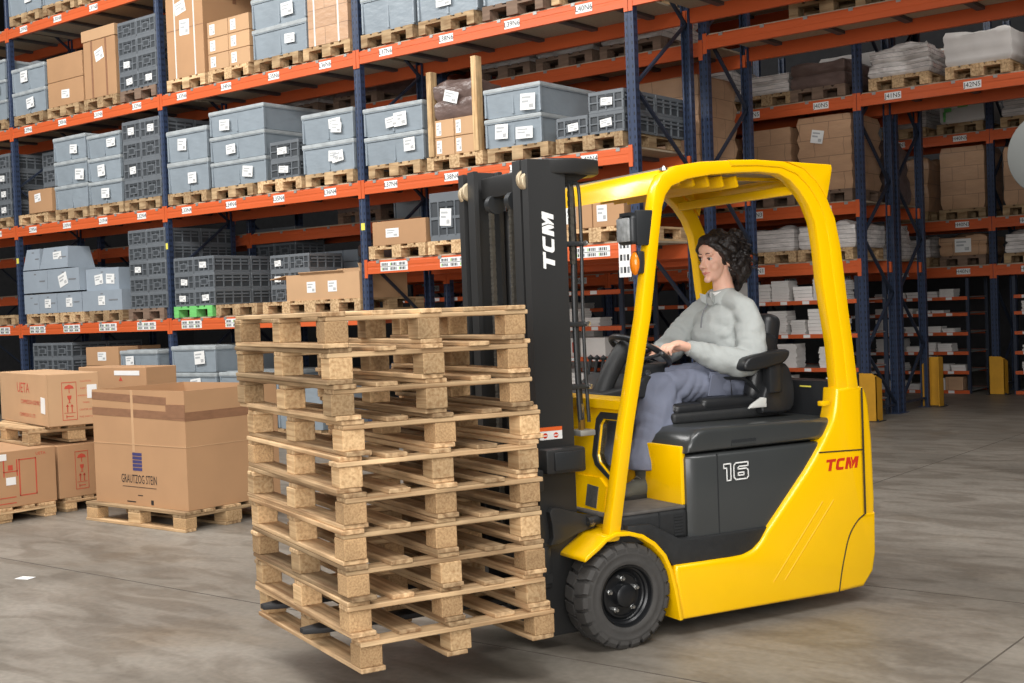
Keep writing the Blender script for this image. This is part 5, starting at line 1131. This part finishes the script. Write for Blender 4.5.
def ell(mb, c, r, M=None, seg=20):
    bm = bmesh.new(); bmesh.ops.create_uvsphere(bm, u_segments=seg, v_segments=seg//2+2, radius=1)
    mb.addbm(bm, 0, (M or Matrix.Identity(4)) @ TR(*c) @ Matrix.Diagonal((r[0], r[1], r[2], 1)))
def limb(mb, pts, rs, M=None, n=5, flat=1.0):
    P_ = spline([tuple(p)+(r,) for p, r in zip(pts, rs)], n); mb.tube([p[:3] for p in P_], [p[3] for p in P_], 16, 0, M, True, flat)
    for p in (P_[0], P_[-1]): ell(mb, p[:3], (p[3],)*3, M, 14)
def fuse(mb, name, voxel, smooth=4, disp=None):
    """one continuous surface grown from overlapping volumes"""
    me = mb.data(name+'_volume', M_skin, None, True); o = bpy.data.objects.new(name+'_volume', me); COL.objects.link(o)
    m = o.modifiers.new('r', 'REMESH'); m.mode = 'VOXEL'; m.voxel_size = voxel
    if smooth: q = o.modifiers.new('s', 'SMOOTH'); q.iterations = smooth; q.factor = .5
    dg = bpy.context.evaluated_depsgraph_get(); out = bpy.data.meshes.new_from_object(o.evaluated_get(dg))
    COL.objects.unlink(o); bpy.data.objects.remove(o); bpy.data.meshes.remove(me); out.name = name; out.materials.clear()
    if disp:
        nn = [v.normal.copy() for v in out.vertices]
        for v, n_ in zip(out.vertices, nn): v.co = v.co + n_*disp(v.co)
    out.shade_smooth(); return out
person = thing('person', 'woman with curly dark hair in grey sweatshirt driving the yellow truck', 'person', TP+TN*.535+TE*.80+Vector((0, 0, 0)), TA)
OFF = (-.80, -HC, 0)
HM = TR(1.052, .535, 1.726) @ RZ(PI+.10) @ RY(.06)            # head frame: x forward, y her left, z up
HEAD = [((-.012, 0, .032), (.098, .077, .090)), ((.030, 0, -.030), (.060, .058, .082)), ((.034, 0, -.074), (.048, .046, .038)), ((.074, 0, -.100), (.018, .022, .017)),
        ((.052, .034, -.036), (.030, .026, .028)), ((.052, -.034, -.036), (.030, .026, .028)), ((.076, .026, .026), (.014, .026, .010)), ((.076, -.026, .026), (.014, .026, .010)), ((.06, 0, .05), (.034, .056, .034)),
        ((.111, 0, -.031), (.0125, .0125, .0105)), ((.099, .012, -.035), (.010, .008, .008)), ((.099, -.012, -.035), (.010, .008, .008)), ((.084, 0, -.062), (.012, .028, .007)), ((.083, 0, -.072), (.012, .022, .007)),
        ((-.008, .077, -.012), (.020, .009, .031)), ((-.008, -.077, -.012), (.020, .009, .031))]
body = MB()
for c, r in HEAD: ell(body, c, r, HM)
limb(body, [(.083, 0, .018), (.095, 0, -.004), (.107, 0, -.028)], [.0085, .0095, .0110], HM)
limb(body, [(1.07, .535, 1.70), (1.085, .535, 1.60), (1.10, .535, 1.52)], [.052, .052, .062])
limb(body, [(1.11, .535, 1.10), (1.12, .535, 1.22), (1.11, .535, 1.38), (1.10, .535, 1.47), (1.095, .535, 1.51)], [.115, .10, .11, .10, .065], None, 5, 1.0)
ell(body, (1.10, .535, 1.10), (.12, .165, .09)); ell(body, (1.10, .535, 1.42), (.10, .175, .09))
SHn, ELn, WRn = (1.085, .365, 1.462), (1.035, .295, 1.215), (.738, .378, 1.288)
SHf, ELf, WRf = (1.070, .705, 1.462), (.90, .765, 1.27), (.735, .635, 1.270)
for S_, E_, W_h in ((SHn, ELn, WRn), (SHf, ELf, WRf)): limb(body, [S_, E_, W_h], [.050, .040, .025], None, 8)
LEG = [((1.07, .445, 1.105), (.57, .415, 1.100), (.485, .395, .735), (.475, .393, .66)), ((1.07, .625, 1.105), (.56, .675, 1.10), (.47, .665, .74), (.46, .664, .66))]
for h_, k_, a_, f_ in LEG:
    limb(body, [h_, k_], [.075, .055], None, 6); limb(body, [k_, (k_[0]-.01, k_[1], .95), a_, f_], [.055, .05, .040, .036], None, 6); limb(body, [f_, (f_[0]-.10, f_[1]-.01, .625)], [.034, .024], None, 4)
def hand(mb, W, mirror):
    """palm over the wheel rim, four bent fingers curling down round it, thumb leaving the inner side"""
    sg = -1 if mirror else 1; w = Vector(W)
    def q(ds, dc, dz): return (w.x+ds, w.y+sg*dc, w.z+dz)
    limb(mb, [q(.012, 0, -.002), q(-.03, .0, .010), q(-.055, .006, .016), q(-.085, .008, .017)], [.025, .024, .026, .020], None, 5, 1.35)
    for i, (dc, L_, r) in enumerate(((-.030, .78, .0078), (-.008, .92, .0085), (.014, 1.0, .0090), (.036, .94, .0088))):
        limb(mb, [q(-.078, dc*.9+.004, .019), q(-.078-.038*L_, dc+.006, .016), q(-.078-.060*L_, dc+.010, -.008), q(-.078-.054*L_, dc+.012, -.034*L_)], [r*1.15, r*1.05, r, r*.86], None, 4)
    limb(mb, [q(-.035, .028, -.004), q(-.065, .048, -.014), q(-.092, .056, -.026), q(-.108, .056, -.036)], [.012, .0105, .0095, .0080], None, 4)
hand(body, WRn, False); hand(body, WRf, True)
bme = fuse(body, 'body', .0048, 3)
bme.materials.append(M_skin); bme.materials.append(M_lip); HI = HM.inverted()
for p in bme.polygons:
    l = HI @ p.center
    if l.x > .07 and abs(l.z+.0675-6.0*l.y*l.y) < .0072*(1-(l.y/.031)**2) and abs(l.y) < .030: p.material_index = 1
bo = put('body', bme, person, OFF)
# eyes, brows, lashes, teeth line
for sy in (1, -1):
    e = MB(); ell(e, (0, 0, 0), (.0118, .0125, .0085), None, 16); eo = e.build('eye', M_eyew, bo, HM @ Vector((.0745, sy*.031, .0040)), 60)
    i_ = MB(); ell(i_, (0, 0, 0), (.004, .0066, .0066), None, 12); i_.build('iris', M_iris, eo, (HM.to_3x3() @ Vector((.0095, .001, -.001))), 60, (0, 0, PI+.10))
    MB().tube(spline([HM @ Vector((.0835, sy*.018, .0070)), HM @ Vector((.0880, sy*.030, .0105)), HM @ Vector((.0790, sy*.0445, .0060))], 4), .0016, 6).build('lashes', M_hair, bo)
    MB().tube(spline([HM @ Vector((.0890, sy*.014, .0285)), HM @ Vector((.0895, sy*.030, .0325)), HM @ Vector((.0790, sy*.0475, .0270))], 4), [.0022]*5+[.0020, .0018, .0014, .0010], 6, 0, None, True, .7).build('eyebrow', M_hair, bo)
# sweatshirt
def folds(axis_scale, amp, seed, creases=()):
    sv = Vector((seed, seed*2.1, seed*.7))
    def f(co):
        p = Vector((co.x*axis_scale[0], co.y*axis_scale[1], co.z*axis_scale[2]))+sv
        n1 = mnoise.noise(p); n2 = mnoise.noise(p*2.3); d = amp*((1-abs(n1)*2.2)*.9+n2*.5)
        for c_, dr, fr, am, rad in creases:
            q = co-Vector(c_); ww = math.exp(-(q.length/rad)**2); d += am*ww*(abs(math.sin(q.dot(Vector(dr))*fr+3*mnoise.noise(co*5)))*2-1)
        return d
    return f
sw_ = MB()
limb(sw_, [(1.10, .535, 1.125), (1.105, .535, 1.20), (1.085, .535, 1.32), (1.085, .535, 1.42), (1.09, .535, 1.49)], [.130, .128, .130, .118, .080], None, 6, 1.0)
ell(sw_, (1.09, .535, 1.15), (.135, .19, .075)); ell(sw_, (1.085, .535, 1.28), (.135, .195, .10)); ell(sw_, (1.08, .535, 1.40), (.125, .185, .095)); ell(sw_, (1.05, .535, 1.34), (.12, .16, .10))
limb(sw_, [(1.085, .535, 1.525), (1.085, .46, 1.505), (SHn[0], SHn[1], SHn[2]-.012), (1.072, .312, 1.34), (ELn[0]+.005, ELn[1], ELn[2]+.005), (.92, .322, 1.218), (.79, .364, 1.268)], [.06, .056, .064, .070, .076, .066, .048], None, 6)
limb(sw_, [(1.085, .535, 1.525), (1.082, .61, 1.505), (SHf[0], SHf[1], SHf[2]-.012), (1.0, .752, 1.36), ELf, (.82, .70, 1.268), (.765, .652, 1.268)], [.06, .056, .066, .074, .070, .058, .048], None, 6)
limb(sw_, [(.80, .362, 1.266), (.752, .376, 1.283)], [.040, .037]); limb(sw_, [(.785, .662, 1.268), (.755, .645, 1.27)], [.040, .037])
sme = fuse(sw_, 'sweatshirt', .0075, 5, folds((10, 10, 15), .0055, 3.3, (((1.0, .30, 1.23), (.7, 0, .7), 62, .0055, .11), ((1.03, .37, 1.40), (.6, .2, -.75), 55, .005, .10), ((.86, .35, 1.23), (.95, .1, .3), 70, .0035, .10), ((1.0, .5, 1.2), (.25, .1, .95), 55, .004, .14), ((.96, .72, 1.33), (.7, 0, .7), 60, .0045, .12)))); sme.materials.append(M_sweat); so = put('sweatshirt', sme, person, OFF)
cb = MB(); v = []; n = 28
prof = [(.082, 1.495, .0), (.080, 1.535, .004), (.072, 1.572, .010), (.066, 1.575, .010), (.070, 1.53, .004), (.074, 1.50, 0)]
for i in range(n):
    a = 2*PI*i/n
    for r, z, lean in prof:
        front = max(0, -math.cos(a)); rr = r*(1+.10*front); zz = z-(.045*front**2 if z > 1.52 else .0)
        v.append((1.085-lean*1.5+rr*math.cos(a)*.98, .535+rr*math.sin(a)*.95, zz))
k = len(prof); fs = [(i*k+j, ((i+1) % n)*k+j, ((i+1) % n)*k+(j+1) % k, i*k+(j+1) % k) for i in range(n) for j in range(k)]
cb.add(v, fs); cb.build('collar', M_sweat, so, (0, 0, 0), 70, recalc=True)
for c_, dx in ((.50, 0), (.566, .0)): MB().prism([(.0, 0), (.012, -.055), (-.025, -.03), (-.03, .01)], -.003, .003, 'y', 0).build('collar_flap', M_sweat, so, (.998, c_, 1.545), None, (0, 0, .5 if c_ < .53 else -.5))
MB().tube(spline([(.985, .533, 1.50), (.960, .533, 1.47), (.943, .533, 1.43), (.936, .533, 1.38)], 4), .0035, 6).build('zip', M_inkgrey, so)
tee = MB().lathe([(.058, 0), (.056, .03), (.052, .034), (.05, .03)], 24, 0, TR(1.075, .535, 1.535) @ RY(-.25)); tee.build('undershirt_collar', M_white, person, OFF, 50)
for S_ in ((.748, .377, 1.285), (.748, .642, 1.2705)): MB().lathe([(.030, -.012), (.037, -.012), (.0385, .012), (.030, .014)], 20, 0, TR(*S_) @ Vector((-.26, .08, .04)).to_track_quat('Z', 'Y').to_matrix().to_4x4()).build('cuff', M_sweat, so, (0, 0, 0), 50)
# trousers
tr = MB(); ell(tr, (1.09, .535, 1.115), (.135, .185, .095))
for h_, k_, a_, f_ in LEG:
    limb(tr, [(h_[0], h_[1], h_[2]+.005), (.82, (h_[1]+k_[1])/2, 1.105), k_], [.098, .085, .074], None, 7)
    limb(tr, [(k_[0]+.01, k_[1], k_[2]-.005), (k_[0]+.0, k_[1]-.004, .97), (a_[0]+.04, a_[1], .85), (a_[0]-.005, a_[1], .735)], [.084, .108, .102, .100], None, 7)
tme = fuse(tr, 'trousers', .0075, 4, folds((12, 13, 6), .0050, 8.1, (((.66, .36, 1.03), (.8, 0, -.6), 60, .006, .12), ((1.0, .38, 1.08), (.75, .1, .65), 58, .004, .12), ((.52, .39, .80), (.75, .2, .3), 48, .006, .14), ((.58, .40, .97), (.95, .1, .1), 46, .005, .14))))
for v_ in tme.vertices:
    if v_.co.z < .728: v_.co.z = .728-(.728-v_.co.z)*.12
tme.materials.append(M_trous); to = put('trousers', tme, person, OFF)
MB().box(-.075, .075, -.004, .004, -.055, .055, 0, None, .003).build('thigh_pocket', M_trous, to, (.90, .348, 1.10), None, (.25, .02, .14))
MB().box(-.08, .08, -.005, .003, -.016, .016, 0, None, .003).build('pocket_flap', M_trous, to, (.90, .342, 1.15), None, (.25, .02, .14))
MB().tube(spline([(.97, .36, 1.165), (.96, .347, 1.13), (.965, .345, 1.08), (.975, .352, 1.03)], 4), .0025, 6).build('leg_seam', M_ink, to)
# shoes
for (h_, k_, a_, f_), nm in zip(LEG, ('near', 'far')):
    sh = MB(); ax, ay = a_[0]-.005, a_[1]
    limb(sh, [(ax-.01, ay, .755), (ax+.005, ay, .66)], [.060, .056]); ell(sh, (ax+.015, ay, .635), (.060, .042, .045)); limb(sh, [(ax, ay, .655), (ax-.075, ay-.006, .628), (ax-.15, ay-.012, .616)], [.055, .048, .038], None, 5, 1.0)
    ell(sh, (ax-.145, ay-.012, .618), (.055, .046, .034))
    for v_i in range(len(sh.v)):
        x, y, z = sh.v[v_i]; sh.v[v_i] = (x, y, max(z, .600))
    sm = fuse(sh, 'shoe', .006, 2); sm.materials.append(M_shoe); so2 = put('shoe', sm, person, OFF)
    out = [(ax+.078, ay), (ax+.068, ay+.036), (ax+.02, ay+.043), (ax-.06, ay+.036), (ax-.13, ay+.036), (ax-.185, ay+.018), (ax-.202, ay-.012), (ax-.185, ay-.042), (ax-.13, ay-.056), (ax-.06, ay-.048), (ax+.02, ay-.044), (ax+.068, ay-.037)]
    MB().prism(out, .588, .612, 'z', bev=.006).build('sole', M_sole, so2, (0, 0, 0), 40)
    for q in range(4): MB().tube([(ax-.035-.022*q, ay-.026, .694-.014*q), (ax-.04-.022*q, ay, .704-.014*q), (ax-.035-.022*q, ay+.024, .694-.014*q)], .0032, 6).build('lace', M_clip, so2)
# hair: a cap over the skull plus curls
hb = MB(); g = random.Random(21)
ell(hb, (-.030, 0, .044), (.108, .092, .100), HM); ell(hb, (-.085, .0, -.02), (.086, .096, .105), HM); ell(hb, (.045, 0, .098), (.050, .066, .034), HM)
for i in range(230):
    a = g.uniform(0, 2*PI); zz = g.uniform(-.15, .135); rr = math.sqrt(max(0, 1-((zz+.01)/.155)**2)); x = -.066+.118*rr*math.cos(a); y = .108*rr*math.sin(a)
    if x > .028 and zz < .085: continue
    if x > -.015 and zz < .0: continue
    if zz < -.09 and x > -.075: continue
    if y < -.03 and zz < .02 and x > -.09: continue
    r = g.uniform(.015, .026); ell(hb, (x, y, zz), (r, r*g.uniform(.7, 1.1), r*g.uniform(.8, 1.3)), HM, 10)
for sy in (1, -1):
    limb(hb, [(.070, sy*.020, .098), (.062, sy*.058, .070), (.028, sy*.079, .035), (.000, sy*.086, -.005), (-.03, sy*.088, -.05)], [.016, .018, .019, .019, .018], HM)
    limb(hb, [(.083, sy*.006, .090), (.078, sy*.036, .082), (.058, sy*.063, .058)], [.010, .014, .014], HM)
def curl(co):
    p = Vector(co)*34; return .0045*math.sin(p.x*1.3+4*mnoise.noise(p*.35))+.006*mnoise.noise(p*1.1)
hme = fuse(hb, 'hair', .0055, 2, curl); hme.materials.append(M_hair); ho = put('hair', hme, bo, (0, 0, 0))
for i in range(46):
    a = g.uniform(0, 2*PI); zz = g.uniform(-.13, .12); rr = math.sqrt(max(0, 1-((zz+.01)/.155)**2)); base = Vector((-.066+.116*rr*math.cos(a), .108*rr*math.sin(a), zz))
    if base.x > .0 or (zz < -.08 and base.x > -.08) or (base.y < -.02 and zz < .03): continue
    d = Vector((math.cos(a)*.9, math.sin(a)*.9, .2)); s0 = g.uniform(0, 6)
    pts = [HM @ (base+d*(.012+.010*t)+Vector((.010*math.cos(s0+t*1.7), .010*math.sin(s0+t*1.7), -.010*t))) for t in range(6)]
    MB().tube(pts, [.005, .0055, .005, .0045, .0035, .0015], 6).build('curl', M_hair, ho, (0, 0, 0), 60)
er = MB(); v, f = ring(.014, .0016, 18, 6); er.add(v, f, 0, HM @ TR(-.004, .083, -.056) @ RX(PI/2) @ RY(.3)); er.build('earring', M_steel, bo, (0, 0, 0), 60)
